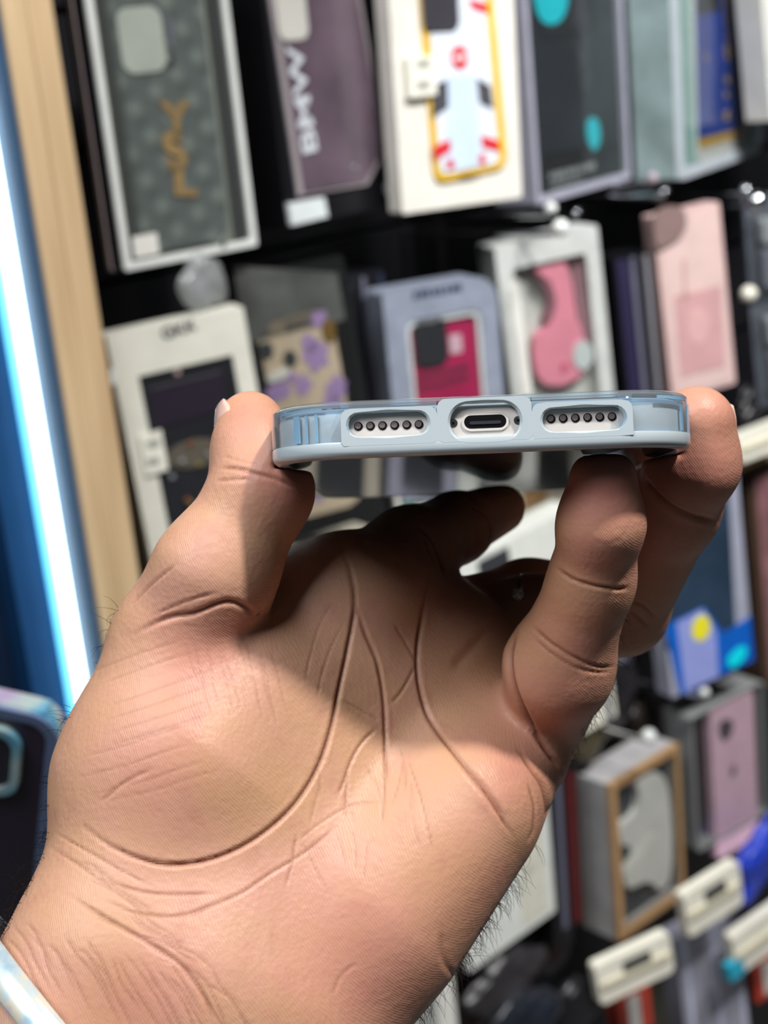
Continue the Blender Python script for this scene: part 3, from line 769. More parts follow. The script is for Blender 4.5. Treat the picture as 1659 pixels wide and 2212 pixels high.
for x0, x1, yt in ((736, 945, 878), (1150, 1368, 866)):
    xa, xb, zb = p2l(x0, 915)[0], p2l(x1, 915)[0], p2l((x0 + x1) / 2, yt)[1]
    sweep('clear_strip', [(.0017, zb), (0, zb), (.0002, ZU), (.0017, ZU)], M_CLEAR, lambda d: [(xa, d), (xb, d)])
loft('back_panel', [co(.0031, -T2 + .0001), co(.0031, -hz - .0005)], M_BACKP, case)
# pale pads of the near end around the three openings
def pad(name, outer, hole, y0, y1):
    def resample(P, n=72):
        P = np.array(P + [P[0]]); d = np.r_[0, np.cumsum(np.linalg.norm(np.diff(P, axis=0), axis=1))]; c = P[:-1].mean(0)
        Q = np.stack([np.interp(np.linspace(0, d[-1], n * 6, endpoint=False), d, P[:, k]) for k in (0, 1)], 1)
        return Q
    c = np.array(hole).mean(0); A, B = resample(outer), resample(hole); out, inn = [], []
    for k in range(72):
        a = 2 * math.pi * k / 72; dr = np.array((math.cos(a), math.sin(a)))
        for Pp, lst in ((A, out), (B, inn)):
            v = Pp - c; ang = (v @ dr) / np.maximum(np.linalg.norm(v, axis=1), 1e-9); lst.append(tuple(c + v[ang.argmax()]))
    bm = bmesh.new()
    n = 72; rows = []
    inn2 = [tuple(np.array(p) + (np.array(p) - c) / np.linalg.norm(np.array(p) - c) * .00045) for p in inn]
    for P, y in ((out, y1), (out, y0), (inn2, y0), (inn, y0 + .0005), (inn, y1)):
        rows.append([bm.verts.new((x, y, z)) for x, z in P])
    for a, b in zip(rows, rows[1:] + rows[:1]):
        for i in range(n): bm.faces.new((a[i], a[(i + 1) % n], b[(i + 1) % n], b[i]))
    o = fin(bm, name, M_RIM, case, smooth=True); o.data.set_sharp_from_angle(angle=math.radians(40)); return o
def pr(x0, x1, y0, y1, r):
    a, b = p2l(x0, y1), p2l(x1, y0); return rrect(a[0], b[0], a[1], b[1], r, 8)
yf0, yf1 = -.00002, .0013
def ctr(x0, y0, x1, y1): return p2l((x0 + x1) / 2, (y0 + y1) / 2)
zt = lambda x: p2l(x, 0)[1]
padz = [(736, 945, 880, 752, 925, 890, 941), (945, 1150, 858, 972, 1124, 869, 951), (1150, 1368, 866, 1172, 1350, 879, 930)]
for x0, x1, yt, hx0, hx1, hy0, hy1 in padz:
    xc = (x0 + x1) / 2; L_, R_ = p2l(x0, 915)[0], p2l(x1, 915)[0]; top = p2l(xc, yt)[1]
    hc = ctr(hx0, hy0, hx1, hy1); hw_ = (p2l(hx1, 915)[0] - p2l(hx0, 915)[0]) / 2; hh = (p2l(xc, hy0)[1] - p2l(xc, hy1)[1]) / 2
    pad('end_pad', rrect(L_, R_, Zs - .0008, top, [0, 0, .0016, .0016], 8), stadium(hc[0], hc[1], hw_, hh, 14), yf0, yf1)

# corner ribs and edge strip of the clear wall, highlights painted in pale cyan
M_GLINT = mat('cyan_glint', (168, 214, 236), .12, 0, .6, var=.1, coat=.5)
def corner_pt(ang, side, d):
    """Point of the case outline in the near corner; ang 0 faces the viewer, 90 the side."""
    a = math.radians(ang); cx = side * (CASE_W / 2 - CASE_R); r_ = CASE_R - d
    return cx + side * r_ * math.sin(a), CASE_R - r_ * math.cos(a)
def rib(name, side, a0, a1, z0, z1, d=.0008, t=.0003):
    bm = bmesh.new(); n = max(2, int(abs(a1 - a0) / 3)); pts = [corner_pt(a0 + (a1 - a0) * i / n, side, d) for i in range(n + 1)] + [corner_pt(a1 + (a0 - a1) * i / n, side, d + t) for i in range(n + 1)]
    add_prism(bm, pts, z0, z1); return fin(bm, name, M_GLINT, case)
for a0, a1 in ((24, 26), (33, 34.5), (40, 46)): rib('glint_rib', -1, a0, a1, Zs + .0004, T2 - .0022)
rib('glint_rib', -1, 20, 62, T2 - .0016, T2 - .0012)
rib('glint_rib', 1, 62, 66, Zs + .0004, T2 - .002); rib('glint_rib', 1, 74, 88, Zs - .001, T2 - .0022, .00002, .0005); rib('glint_rib', 1, 30, 74, T2 - .0016, T2 - .0010, .0004)
# ================================================================== packages hanging on the wall
class Pk:
    """A package whose front plane is fitted to its four front corners (TL, TR, BR, BL in the photograph) near the wall plane."""
    def __init__(s, name, label, cat, TL, TR, BR, BL, off=0.0, group=None, yaw=None, roll=None):
        s.o = on_plane(*BL, WO + WN * off, WN); best = None
        C4 = (TL, TR, BR, BL)
        for y_ in (np.arange(-24, 25, 2) if yaw is None else [yaw]):
            for r_ in (np.arange(-6, 6.1, 1) if roll is None else [roll]):
                s.axes(math.radians(y_), math.radians(r_))
                q = [s.q(*c) for c in C4]
                e = abs(q[0][0] - q[3][0]) + abs(q[1][0] - q[2][0]) + 1.5 * (abs(q[0][1] - q[1][1]) + abs(q[3][1] - q[2][1])) + .00022 * abs(y_) + .0004 * abs(r_)
                if best is None or e < best[0]: best = (e, y_, r_)
        s.axes(math.radians(best[1]), math.radians(best[2])); q = [s.q(*c) for c in C4]
        s.u0 = (q[0][0] + q[3][0]) / 2; s.u1 = (q[1][0] + q[2][0]) / 2; s.v0 = (q[2][1] + q[3][1]) / 2; s.v1 = (q[0][1] + q[1][1]) / 2
        s.w, s.h = s.u1 - s.u0, s.v1 - s.v0; s.fit = best
        s.e = empty(name, s.mw, label, cat, group)
    def axes(s, yaw, roll):
        a = WA * math.cos(yaw) + WN * math.sin(yaw); n = WN * math.cos(yaw) - WA * math.sin(yaw); b = WB.copy()
        s.a = a * math.cos(roll) + b * math.sin(roll); s.b = b * math.cos(roll) - a * math.sin(roll); s.n = n
        s.mw = Matrix(((s.a.x, s.b.x, s.n.x, s.o.x), (s.a.y, s.b.y, s.n.y, s.o.y), (s.a.z, s.b.z, s.n.z, s.o.z), (0, 0, 0, 1)))
    def q(s, x, y, w=0.0):
        p = on_plane(x, y, s.o + s.n * w, s.n) - s.o; return (p.dot(s.a), p.dot(s.b))
    def P(s, *pts, w=0.0): return [s.q(x, y, w) for x, y in pts]
    def R(s, x0, y0, x1, y1, r=0.0, w=0.0, n=6):
        """Upright rectangle on the package from two opposite pixel corners (top left, bottom right)."""
        a, b = s.q(x0, y0, w), s.q(x1, y1, w); return rrect(min(a[0], b[0]), max(a[0], b[0]), min(a[1], b[1]), max(a[1], b[1]), r, n)
    def full(s, r=0.0, d=0.0, n=6): return rrect(s.u0 + d, s.u1 - d, s.v0 + d, s.v1 - d, r, n)
    def cell(s, fu0, fu1, fv0, fv1, r=0.0, n=6):
        return rrect(s.u0 + s.w * fu0, s.u0 + s.w * fu1, s.v0 + s.h * fv0, s.v0 + s.h * fv1, r, n)
    def part(s, name, pts, w0, w1, m, bevel=0.0, parent=None): return prism(name, pts, w0, w1, m, parent or s.e, bevel)
    def text(s, name, t, x, y, hpx, m, rot=0.0, sx=1.0, w=0.0006, parent=None, depth=.0004, sy=1.0, shear=0.0, bold=.022):
        a = s.q(x, y, w); size = abs(s.q(x, y + hpx / 2, w)[1] - s.q(x, y - hpx / 2, w)[1]) * 1.38
        return text(name, t, (a[0], a[1], w), size, m, parent or s.e, rot, sx, sy, depth, shear=shear, bold=bold)
    def box(s, D, m, r=.001, name='box'): return s.part(name, s.full(r), -D, 0, m, .0006)
    def tray(s, D, m, inner, lip, name='box'):
        """Open-fronted box: back and four walls, front lip around the opening given by inner."""
        outer = rrect(s.u0, s.u1, s.v0, s.v1, .0012, (len(inner) // 4) - 1) if len(inner) % 4 == 0 else s.full()
        return ring(name, outer, inner, -D, lip, m, s.e)
def small_print(k, name, x0, y0, x1, y1, hpx, n, m, w, parent):
    """A line of print too small to read in the photograph: a row of short blocks, one mesh."""
    r_ = random.Random(n); L_ = []
    for i in range(n):
        t0, t1 = (i + .08) / n, (i + r_.uniform(.7, .95)) / n
        L_.append(k.P(*[(x0 + (x1 - x0) * t, y0 + (y1 - y0) * t + s_ * hpx / 2) for t, s_ in ((t0, -1), (t1, -1), (t1, 1), (t0, 1))], w=w))
    return prisms(name, L_, w - .0002, w + .0002, m, parent)
PACK = 'phone case packages hanging on the shop wall'
M_FILM = film('clear_film'); M_PVC = film('pvc_box', (238, 240, 238), .03, .06)
def C(name, *rgb, **k): return mat(name, rgb, **k)
M_WHITE = C('white_card', 214, 212, 204, rough=.5); M_BLK = C('black_card', 18, 18, 22, rough=.35); M_BLKM = C('black_plastic', 24, 24, 28, rough=.3)
M_LAV = C('lavender_grey', 158, 158, 172, rough=.35); M_GREYC = C('grey_card', 120, 122, 124, rough=.5)
M_GOLD = C('gold', 206, 160, 92, rough=.3, metal=.35, var=.3, scale=60); M_CREAM = C('cream_plastic', 228, 224, 208, rough=.35); M_CHROME = C('chrome', 220, 222, 226, rough=.12, metal=1.0, var=.02)
M_DKGREY = C('dark_grey', 52, 54, 58, rough=.4)

# ---- quilted grey case with a gold monogram, in a clear box edged in white
def quilt():
    m = bpy.data.materials.new('quilted_leather'); m.use_nodes = True; nt = m.node_tree; N = nt.nodes; L = nt.links; b = N['Principled BSDF']
    tc = N.new('ShaderNodeTexCoord'); out = []
    for rz in (62, -28):
        mp = N.new('ShaderNodeMapping'); mp.inputs['Rotation'].default_value = (0, 0, math.radians(rz)); L.new(tc.outputs['Object'], mp.inputs[0])
        wv = N.new('ShaderNodeTexWave'); wv.inputs['Scale'].default_value = 15; wv.inputs['Distortion'].default_value = 0; L.new(mp.outputs[0], wv.inputs['Vector']); out.append(wv.outputs['Fac'])
    mm = N.new('ShaderNodeMath'); mm.operation = 'MULTIPLY'; L.new(out[0], mm.inputs[0]); L.new(out[1], mm.inputs[1])
    rp = N.new('ShaderNodeValToRGB'); e = rp.color_ramp.elements; e[0].color = (*lin((96, 104, 104)), 1); e[1].color = (*lin((128, 134, 130)), 1); L.new(mm.outputs[0], rp.inputs[0]); L.new(rp.outputs[0], b.inputs['Base Color'])
    bp = N.new('ShaderNodeBump'); bp.inputs['Distance'].default_value = .004; bp.inputs['Strength'].default_value = .6; L.new(mm.outputs[0], bp.inputs['Height']); L.new(bp.outputs[0], b.inputs['Normal'])
    b.inputs['Roughness'].default_value = .36; return m
M_EDGE = C('white_edge', 214, 216, 212, rough=.3)
k = Pk('case_package', 'clear white-edged box holding a quilted grey case with a gold monogram', 'phone case box', (168,-120), (475,-120), (560,532), (270,583), 0.0, PACK)
D = .026; IN = k.full(.002, .0052)
ring('front_frame', k.full(.002), IN, -.003, .0, M_EDGE, k.e)
ring('side_walls', k.full(.002), k.full(.002, .0012), -D, -.003, C('navy_plastic', 12, 20, 32, rough=.15), k.e)
ring('mid_rail', k.full(.002, -.0008), k.full(.002, .001), -D * .62 - .005, -D * .62, C('mauve_edge', 188, 172, 174, rough=.35), k.e)
k.part('backing', k.full(.002, .0014), -D + .0005, -D + .0025, C('backing_grey', 176, 178, 168))
cs_ = k.part('case', k.R(222, -90, 497, 512, .011, -.006), -.016, -.006, quilt(), .002)
k.part('camera_cutout', k.R(247, 18, 362, 152, .009, -.0055), -.0056, -.0045, C('cutout_white', 212, 214, 206), parent=cs_)
k.part('lens_strip', k.R(358, 35, 376, 105, .002, -.0045), -.0046, -.0035, C('lens_strip', 128, 130, 150, rough=.15), parent=cs_)
k.part('flash_glint', oval(*k.q(368, 130, -.004), .0028, .0028), -.0045, -.002, M_CHROME, .0008, parent=cs_)  # chrome disc put in for a sparkle on the glossy plastic
for t, x, y, h, sx, rt in (('Y', 380, 262, 74, 1.0, -4), ('S', 378, 330, 80, 1.0, 8), ('L', 398, 392, 66, 1.35, -10)):
    k.text('monogram', t, x, y, h, M_GOLD, rt, sx, -.005, cs_, .0016, bold=.05)
k.part('sticker', k.R(285, 512, 345, 548, .001, .0004), .0001, .0004, M_WHITE)
k.part('front_pane', IN, -.0016, -.0012, M_PVC)
k.part('seal_dot', oval(*k.q(482, 527, .0006), .0022, .0022), .0002, .0014, M_CHROME, .0006)

# ---- black box with a smoke-purple case, BMW
k = Pk('case_package', 'black box with a smoky purple clear case and upright white lettering', 'phone case box', (551,-120), (806,-120), (862,440), (622,492), -.010, PACK)
k.box(.042, M_BLK)
M_SMOKE = C('smoke_purple', 92, 78, 88, rough=.16, var=.35, scale=18, coat=.5)
cs_ = k.part('case', k.P((566,-90), (762,-90), (830,325), (790,400), (641,425)), 0, .0025, C('case_border', 150, 142, 144, rough=.25), .0008)
k.part('case_back', k.P((576,-85), (752,-85), (820,322), (782,392), (650,415)), .0024, .0036, M_SMOKE, parent=cs_)
k.part('camera_cutout', k.R(590, -40, 668, 84, .008, .004), .0036, .0044, C('cutout_grey', 186, 184, 176), parent=cs_)
k.text('lettering', 'BMW', 655, 218, 50, C('print_white', 196, 200, 206), 94, 1.45, .0042, cs_)
k.part('highlight_dot', oval(*k.q(770, 362, .005), .0025, .0025), .0036, .0046, M_CHROME, .0006, parent=cs_)
k.part('sticker', k.P((622, 440), (700, 426), (708, 468), (630, 487), w=.003), .0002, .0034, C('sticker_grey', 206, 212, 212))
bdg = k.part('badge', oval(*k.q(841, 408, .0025), .0062, .0062), .0002, .0025, C('badge_dark', 40, 40, 44, rough=.3))
o_ = oval(*k.q(841, 408, .0025), .0058, .0058); i_ = oval(*k.q(841, 408, .0025), .0043, .0043); ring('badge_ring', o_, i_, .0025, .003, C('badge_white', 196, 200, 200), bdg)
k.text('badge_letter', 'D', 841, 408, 24, C('badge_white', 196, 200, 200), 0, 1, .0028, bdg)

# ---- white box with the white, yellow-edged racing case
k = Pk('case_package', 'white box with a white racing style case, red roundel and yellow border', 'phone case box', (829,-120), (1089,-120), (1142,426), (872,460), .010, PACK)
D = .016; WIN = k.P((898,-100), (1048,-100), (1090,345), (1086,360), (1075,372), (945,392), (934,388), (930,375))
k.box(D, C('white_box', 214, 210, 200, rough=.42), .002)
M_YEL = C('yellow_border', 214, 172, 44, rough=.35); M_RWHITE = C('racing_white', 206, 212, 220, rough=.3); M_RED = C('racing_red', 196, 44, 54, rough=.35); M_PANEL = C('panel_blue_white', 190, 206, 222, rough=.3)
def rpoly(P_, r, n=5):
    """Polygon with rounded corners of radius about r."""
    out = []; m = len(P_)
    for i in range(m):
        a, b, c = (np.array(P_[j % m], float) for j in (i - 1, i, i + 1))
        la, lc = np.linalg.norm(a - b), np.linalg.norm(c - b); t = min(r, la * .45, lc * .45)
        p, q = b + (a - b) / la * t, b + (c - b) / lc * t
        for k_ in range(n + 1):
            u = k_ / n; out.append(tuple((1 - u) ** 2 * p + 2 * u * (1 - u) * b + u * u * q))
    return out
def soft(P_, n=2):
    for _ in range(n):
        P_ = [p for a, b in zip(P_, P_[1:] + P_[:1]) for p in ((a[0] * .75 + b[0] * .25, a[1] * .75 + b[1] * .25), (a[0] * .25 + b[0] * .75, a[1] * .25 + b[1] * .75))]
    return P_
cs_ = k.part('case', rpoly(k.P((897,-100), (1050,-100), (1092,360), (936,396)), .010), 0, .003, M_YEL, .0008)
k.part('case_back', rpoly(k.P((910,-100), (1032,-100), (1072,352), (944,378)), .008), .0028, .0040, M_RWHITE, parent=cs_)
k.part('camera_cutout', k.R(908, -60, 992, 66, .008, .0045), .004, .0052, C('lens_block', 58, 56, 62, rough=.3), parent=cs_)
k.part('panel', k.P((968, 165), (1024, 160), (1042, 355), (962, 366), w=.0042), .004, .0044, M_PANEL, parent=cs_)
rd = k.part('roundel', oval(*k.q(993, 124, .0044), .0088, .0088), .004, .0046, M_RED, parent=cs_)
small_print(k, 'roundel_print', 980, 126, 1007, 122, 12, 2, C('print_pale', 226, 196, 200), .0048, rd)
for nm, pts, m in (('grey_wing', ((934, 186), (966, 172), (968, 232), (936, 254)), 'g'), ('grey_wing', ((1030, 168), (1060, 186), (1066, 236), (1036, 222)), 'g'),
                   ('red_stripe', ((936, 318), (972, 300), (974, 326), (940, 346)), 'r'), ('red_stripe', ((1040, 292), (1078, 304), (1080, 328), (1042, 318)), 'r'),
                   ('red_stripe', ((1012, -2), (1052, 8), (1054, 30), (1020, 18)), 'r'), ('red_mark', ((964, 350), (978, 340), (982, 362), (966, 366)), 'r'), ('red_mark', ((1034, 336), (1046, 330), (1050, 352), (1036, 356)), 'r')):
    k.part(nm, k.P(*pts, w=.0044), .004, .0046, C('wing_grey', 66, 66, 72) if m == 'g' else M_RED, parent=cs_)
small_print(k, 'bottom_print', 994, 382, 1036, 376, 7, 6, C('print_brown', 110, 84, 30), .0032, cs_)
st = k.part('price_sticker', k.P((880, 124), (938, 118), (944, 204), (886, 212), w=.006), .0002, .006, C('sticker_cream', 222, 220, 206))
for y in (140, 186): k.part('price_print', k.P((900, y - 10), (928, y - 13), (930, y + 6), (902, y + 9), w=.0062), .006, .0062, C('print_grey', 158, 158, 150), parent=st)

# ---- black case box with turquoise spots
k = Pk('case_package', 'grey-framed box showing a black case with two turquoise spots', 'phone case box', (1118,-120), (1340,-120), (1362,385), (1165,443), .004, PACK)
IN = k.full(.001, .0068)
ring('frame', k.full(.002), IN, -.040, 0, M_LAV, k.e)
cs_ = k.part('case', k.full(.002, .0062), -.03, -.005, C('dark_slate', 40, 43, 50, rough=.3, var=.3, scale=14), .001)
M_TURQ = C('turquoise', 24, 196, 212, rough=.35)
k.part('camera_cutout', k.R(1160, -60, 1290, 70, .012, -.004), -.005, -.0035, C('slate_hole', 34, 36, 42), parent=cs_)
k.part('turquoise_spot', soft(k.P((1150,-40), (1228,-40), (1226, 22), (1200, 58), (1160, 44), w=-.003), 2), -.0036, -.0026, M_TURQ, parent=cs_)
k.part('turquoise_spot', oval(*k.q(1284, 289, -.003), .0118, .0142), -.005, -.003, M_TURQ, parent=cs_)
k.part('base_band', k.P((1178, 330), (1340, 305), (1345, 372), (1180, 418), w=-.003), -.005, -.0034, C('base_black', 22, 24, 28), parent=cs_)
small_print(k, 'base_print', 1186, 382, 1288, 356, 14, 8, C('print_silver', 150, 154, 156), -.0032, cs_)
small_print(k, 'base_print', 1188, 402, 1262, 384, 8, 9, C('print_silver', 150, 154, 156), -.0032, cs_)
k.part('front_pane', IN, -.0014, -.001, M_FILM)

# ---- clear turquoise-tinted box with a blue and gold case
k = Pk('case_package', 'clear green tinted box with a blue case lettered in gold', 'phone case box', (1457,-120), (1634,-120), (1654,325), (1471,390), .012, PACK)
OUT = k.full([.002, .022, .002, .002], 0, 8); IN = rrect(k.u0 + .0075, k.u1 - .012, k.v0 + .010, k.v1 - .006, [.004, .016, .004, .004], 8)
M_AQUA = C('aqua_tint', 150, 186, 180, rough=.25)
ring('front_frame', OUT, IN, -.005, 0, C('frosted_edge', 186, 194, 200, rough=.25), k.e)
ring('side_walls', OUT, k.full([.002, .02, .002, .002], .0015, 8), -.045, -.005, C('frosted_aqua', 128, 144, 144, rough=.22, var=.25, scale=25), k.e)
k.part('backing', IN, -.008, -.006, M_AQUA)
cs_ = k.part('case', k.R(1494, -100, 1616, 318, [.006, .012, .006, .006], -.003), -.006, -.003, C('case_white', 216, 216, 212, rough=.3), .001)
k.part('case_back', k.P((1500,-100), (1596,-100), (1606, 276), (1509, 300), w=-.0025), -.003, -.0024, C('royal_blue', 32, 62, 152, rough=.3, var=.2, scale=30), parent=cs_)
k.part('gold_band', k.P((1509, 301), (1606, 277), (1607, 292), (1511, 321), w=-.0025), -.003, -.0022, C('gold_band', 200, 160, 58, rough=.3), parent=cs_)
k.part('camera_cutout', k.P((1500,-60), (1552,-60), (1556, 22), (1508, 34), w=-.002), -.0024, -.0018, C('lens_black', 34, 36, 44), parent=cs_)
M_GT = C('gold_print', 190, 158, 74, rough=.35)
for t, x, y, h in (('E', 1570, 250, 30), ('F', 1570, 204, 22), ('F', 1572, 172, 24), ('G', 1572, 112, 34), ('S', 1574, 78, 24), ('O', 1573, 42, 32), ('X', 1568, 6, 26)):
    k.text('lettering', t, x, y, h, M_GT, 94, 1.1, -.002, cs_)
k.part('gold_dot', oval(*k.q(1526, 124, -.002), .0026, .003), -.0024, -.0018, M_GT, parent=cs_)
k.part('front_pane', IN, -.0012, -.0008, M_FILM)

k = Pk('case_package', 'white box cut off by the top right edge of the photo', 'phone case box', (1640,-120), (1790,-160), (1815,210), (1662,262), .014, PACK)
k.box(.03, M_WHITE); k.part('label', k.cell(.3, .9, .2, .8, .003), 0, .0008, M_GREYC)

# ================================================================== second row
# ---- white window box, black case with rhinestones
k = Pk('case_package', 'white window box with a black case and a row of rhinestones', 'phone case box', (240,733), (521,657), (627,1230), (338,1310), .0, PACK)
IN = k.P((292,782), (490,728), (578,1190), (384,1242))
O4 = [(k.u0, k.v0), (k.u1, k.v0), (k.u1, k.v1), (k.u0, k.v1)]; I4 = [(k.u0 + .0165, k.v0 + .016), (k.u1 - .0135, k.v0 + .016), (k.u1 - .0135, k.v1 - .031), (k.u0 + .0165, k.v1 - .031)]
ring('box', O4, I4, -.024, 0, C('ivory_card', 210, 208, 195, rough=.45), k.e)
cs_ = k.part('case', rrect(I4[0][0] - .002, I4[1][0] + .002, I4[0][1] - .002, I4[2][1] + .002), -.02, -.003, C('satin_black', 34, 34, 42, rough=.25, var=.4, scale=12))
k.part('camera_bump', k.P((322, 838), (478, 800), (492, 880), (338, 926), w=-.002), -.003, -.0012, C('aubergine', 44, 34, 50, rough=.2), .0008, parent=cs_)
k.part('flash_glint', oval(*k.q(384, 804, -.001), .0022, .0022), -.003, -.0012, C('flash_pink', 190, 160, 160), parent=cs_)
k.part('gem_band', soft(k.P((356, 975), (420, 945), (476, 950), (486, 985), (440, 1010), (366, 1012), w=-.002), 2), -.003, -.002, C('gem_band', 110, 100, 88, rough=.3), parent=cs_)
for x, y, c in ((394, 996, 'w'), (452, 982, 'w'), (410, 958, 'r'), (372, 1030, 'w'), (430, 1003, 'y'), (405, 1080, 'r'), (412, 1086, 'y'), (470, 1020, 'w'), (440, 1070, 'r')):
    g = k.part('rhinestone', oval(*k.q(x, y, -.001), .0019, .0019, 8), -.0022, .0002, C('gem_' + c, *{'w': (220, 222, 230), 'r': (210, 130, 90), 'y': (196, 184, 110)}[c], rough=.06, metal=.7), .0008, parent=cs_)
k.text('lettering', 'GKK', 386, 712, 26, C('print_charcoal', 66, 66, 70), 4, 1.1, .0004)
st = k.part('price_sticker', k.P((303, 945), (350, 930), (366, 1016), (318, 1030), w=.004), .0002, .002, C('sticker_cream', 222, 220, 206))
for y in (962, 1000): k.part('price_print', k.P((316, y - 8), (342, y - 15), (346, y + 2), (320, y + 9), w=.0021), .002, .0022, C('print_grey', 158, 158, 150), parent=st)
k.part('window', I4, -.0012, -.0009, M_FILM)
k.part('hang_tab', k.P((236, 800), (250, 796), (254, 828), (240, 832)), -.002, .001, M_EDGE)

# ---- plastic pouch with the lilac flower case
k = Pk('case_package', 'clear grey pouch with a lilac flowered case, beside the white window box', 'phone case pouch', (500,575), (735,570), (842,1130), (612,1165), -.012, PACK)
k.part('header', k.P((505, 575), (728, 590), (746, 690), (528, 745)), -.004, 0, C('pouch_header', 88, 88, 86, rough=.3, var=.45, scale=30))
cs_ = k.part('case', k.R(553, 700, 788, 1085, .012, 0), -.010, 0, C('blush_cream', 196, 176, 152, rough=.3, var=.12, scale=25), .002)
for x, y, rx, ry in ((576, 757, .0052, .0064), (627, 775, .0052, .0064)): k.part('lens', oval(*k.q(x, y, .001), rx, ry), 0, .0014, C('lens_slate', 54, 60, 60, rough=.2), .0005, parent=cs_)
M_LIL = C('lilac', 160, 132, 178, rough=.35); r3 = random.Random(5)
for x, y, a in ((684, 770, .0095), (668, 742, .006), (600, 840, .009), (655, 832, .0065), (728, 838, .008), (630, 815, .004), (690, 690, .006), (700, 1010, .012), (680, 1050, .010), (760, 1000, .010), (650, 950, .012), (735, 940, .01), (720, 880, .009)):
    c_ = k.q(x, y, .0006); k.part('petal', [(c_[0] + a * math.cos(t) * (1 + .22 * math.sin(5 * t + x)), c_[1] + a * 1.15 * math.sin(t) * (1 + .22 * math.sin(4 * t + y))) for t in np.linspace(0, 6.283, 22, endpoint=False)], 0, .0006, M_LIL, parent=cs_)
k.part('white_label', soft(k.P((574, 812), (622, 790), (626, 812), (580, 830), w=.001), 1), 0, .002, M_WHITE, parent=cs_)
k.part('gold_spot', soft(k.P((694, 690), (726, 690), (724, 745), (698, 735), w=.001), 2), 0, .001, C('dark_gold', 112, 84, 24), parent=cs_)
k.part('pouch_film', k.full(.004), .0035, .0041, M_FILM)

o_ = on_plane(440, 610, WO + WN * .005, WN)
bm = bmesh.new(); bmesh.ops.create_icosphere(bm, subdivisions=4, radius=1.0)
for v in bm.verts:
    q = v.co; f = 1 + .12 * math.sin(5 * q.x + 3 * q.z) + .06 * math.sin(11 * q.y + 4 * q.z); v.co = Vector((q.x * .019 * f, q.y * .010 * f, q.z * .019 * f)) 
pc = fin(bm, 'plastic_bag', film('bag_film', (190, 194, 196), .28, .12), None, Matrix.LocRotScale(o_, Matrix.Rotation(TH, 3, 'Z').to_quaternion(), None), True)
tag(pc, 'crumpled clear plastic bag top above the white window box', 'plastic bag')

# ---- black boxes seen edge on
def blackbox(label, TL, TR, BR, BL, off, strips, name='case_package'):
    k = Pk(name, label, 'phone case box', TL, TR, BR, BL, off, PACK)
    k.box(.04, M_BLK)
    for f0, f1, m in strips: k.part('strip', k.cell(f0, f1, .02, .98), .0001, .0008, m)
    return k
blackbox('narrow black box between the lilac pouch and the magenta case', (752,600), (826,575), (862,1010), (790,1035), -.03, [(.36, .46, C('edge_grey', 96, 96, 112)), (.86, .98, C('edge_navy', 36, 44, 66))])
# ---- blue-grey box, magenta case
k = Pk('case_package', 'blue-grey box with a magenta case and black camera block', 'phone case box', (826,632), (1060,592), (1112,1030), (868,1085), .004, PACK)
OUT = k.full([.004, .004, .02, .004], 0, 8); IN = rrect(k.u0 + .018, k.u1 - .016, k.v0 + .016, k.v1 - .026, .008, 8)
ring('box', OUT, IN, -.03, 0, C('steel_blue', 128, 134, 148, rough=.3, var=.15), k.e)
i2 = rrect(k.u0 + .0215, k.u1 - .0195, k.v0 + .0195, k.v1 - .030, .006, 8)
ring('inner_border', IN, i2, -.006, -.001, C('border_white', 226, 228, 230, rough=.3), k.e)
cs_ = k.part('case', IN, -.02, -.004, C('magenta', 176, 28, 84, rough=.3, var=.15, scale=20))
k.part('camera_block', k.R(890, 690, 968, 782, .006, -.003), -.004, -.001, C('camera_black', 40, 40, 46, rough=.25), .001, parent=cs_)
k.part('flash_glint', oval(*k.q(948, 694, -.0005), .0018, .0018), -.001, -.0004, M_CHROME, parent=cs_)
k.part('pink_panel', k.R(970, 725, 1000, 760, .001, -.003), -.004, -.0034, C('pale_pink', 214, 176, 190), parent=cs_)
for y in (800, 822): k.part('wine_stripe', k.P((900, y + 14), (1012, y - 14), (1014, y - 4), (902, y + 24), w=-.003), -.004, -.0034, C('wine', 110, 32, 60), parent=cs_)
small_print(k, 'heading_print', 892, 638, 1000, 620, 15, 8, C('print_navy', 38, 48, 72), .0003, k.e)
k.part('window', IN, -.0008, -.0005, M_FILM)
# ---- white box with the pink case
k = Pk('case_package', 'white framed box with a pink case, hanging right of the magenta one', 'phone case box', (1068,530), (1285,488), (1340,925), (1122,985), .0, PACK)
IN = rrect(k.u0 + .015, k.u1 - .014, k.v0 + .014, k.v1 - .022, .003, 4)
ring('box', k.full(.003, 0, 4), IN, -.032, 0, C('pale_grey_card', 184, 186, 182, rough=.4, var=.1), k.e)
k.part('backing', IN, -.03, -.014, C('backing_white', 214, 214, 208))
M_PINK = C('candy_pink', 238, 146, 166, rough=.35)
cs_ = k.part('case', soft(k.P((1150, 590), (1178, 560), (1232, 560), (1246, 700), (1262, 715), (1270, 800), (1238, 830), (1160, 838), (1148, 725), (1198, 700), (1206, 630), (1180, 592), w=-.004), 2), -.012, -.004, M_PINK, .0015)
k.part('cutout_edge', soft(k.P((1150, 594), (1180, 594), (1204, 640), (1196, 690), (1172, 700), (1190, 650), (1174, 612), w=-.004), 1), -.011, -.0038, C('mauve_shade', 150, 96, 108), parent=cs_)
k.part('pink_spot', oval(*k.q(1219, 794, -.0035), .0036, .0042), -.004, -.0034, C('hot_pink', 216, 92, 128), parent=cs_)
k.part('side_strip', k.P((1236, 545), (1262, 540), (1278, 740), (1258, 735), w=-.008), -.013, -.009, C('dusty_rose', 168, 126, 136))
k.part('grey_sticker', oval(*k.q(1262, 768, -.001), .010, .013), -.004, -.0025, C('sticker_grey', 206, 212, 212))
k.part('window', IN, -.0008, -.0005, M_FILM)
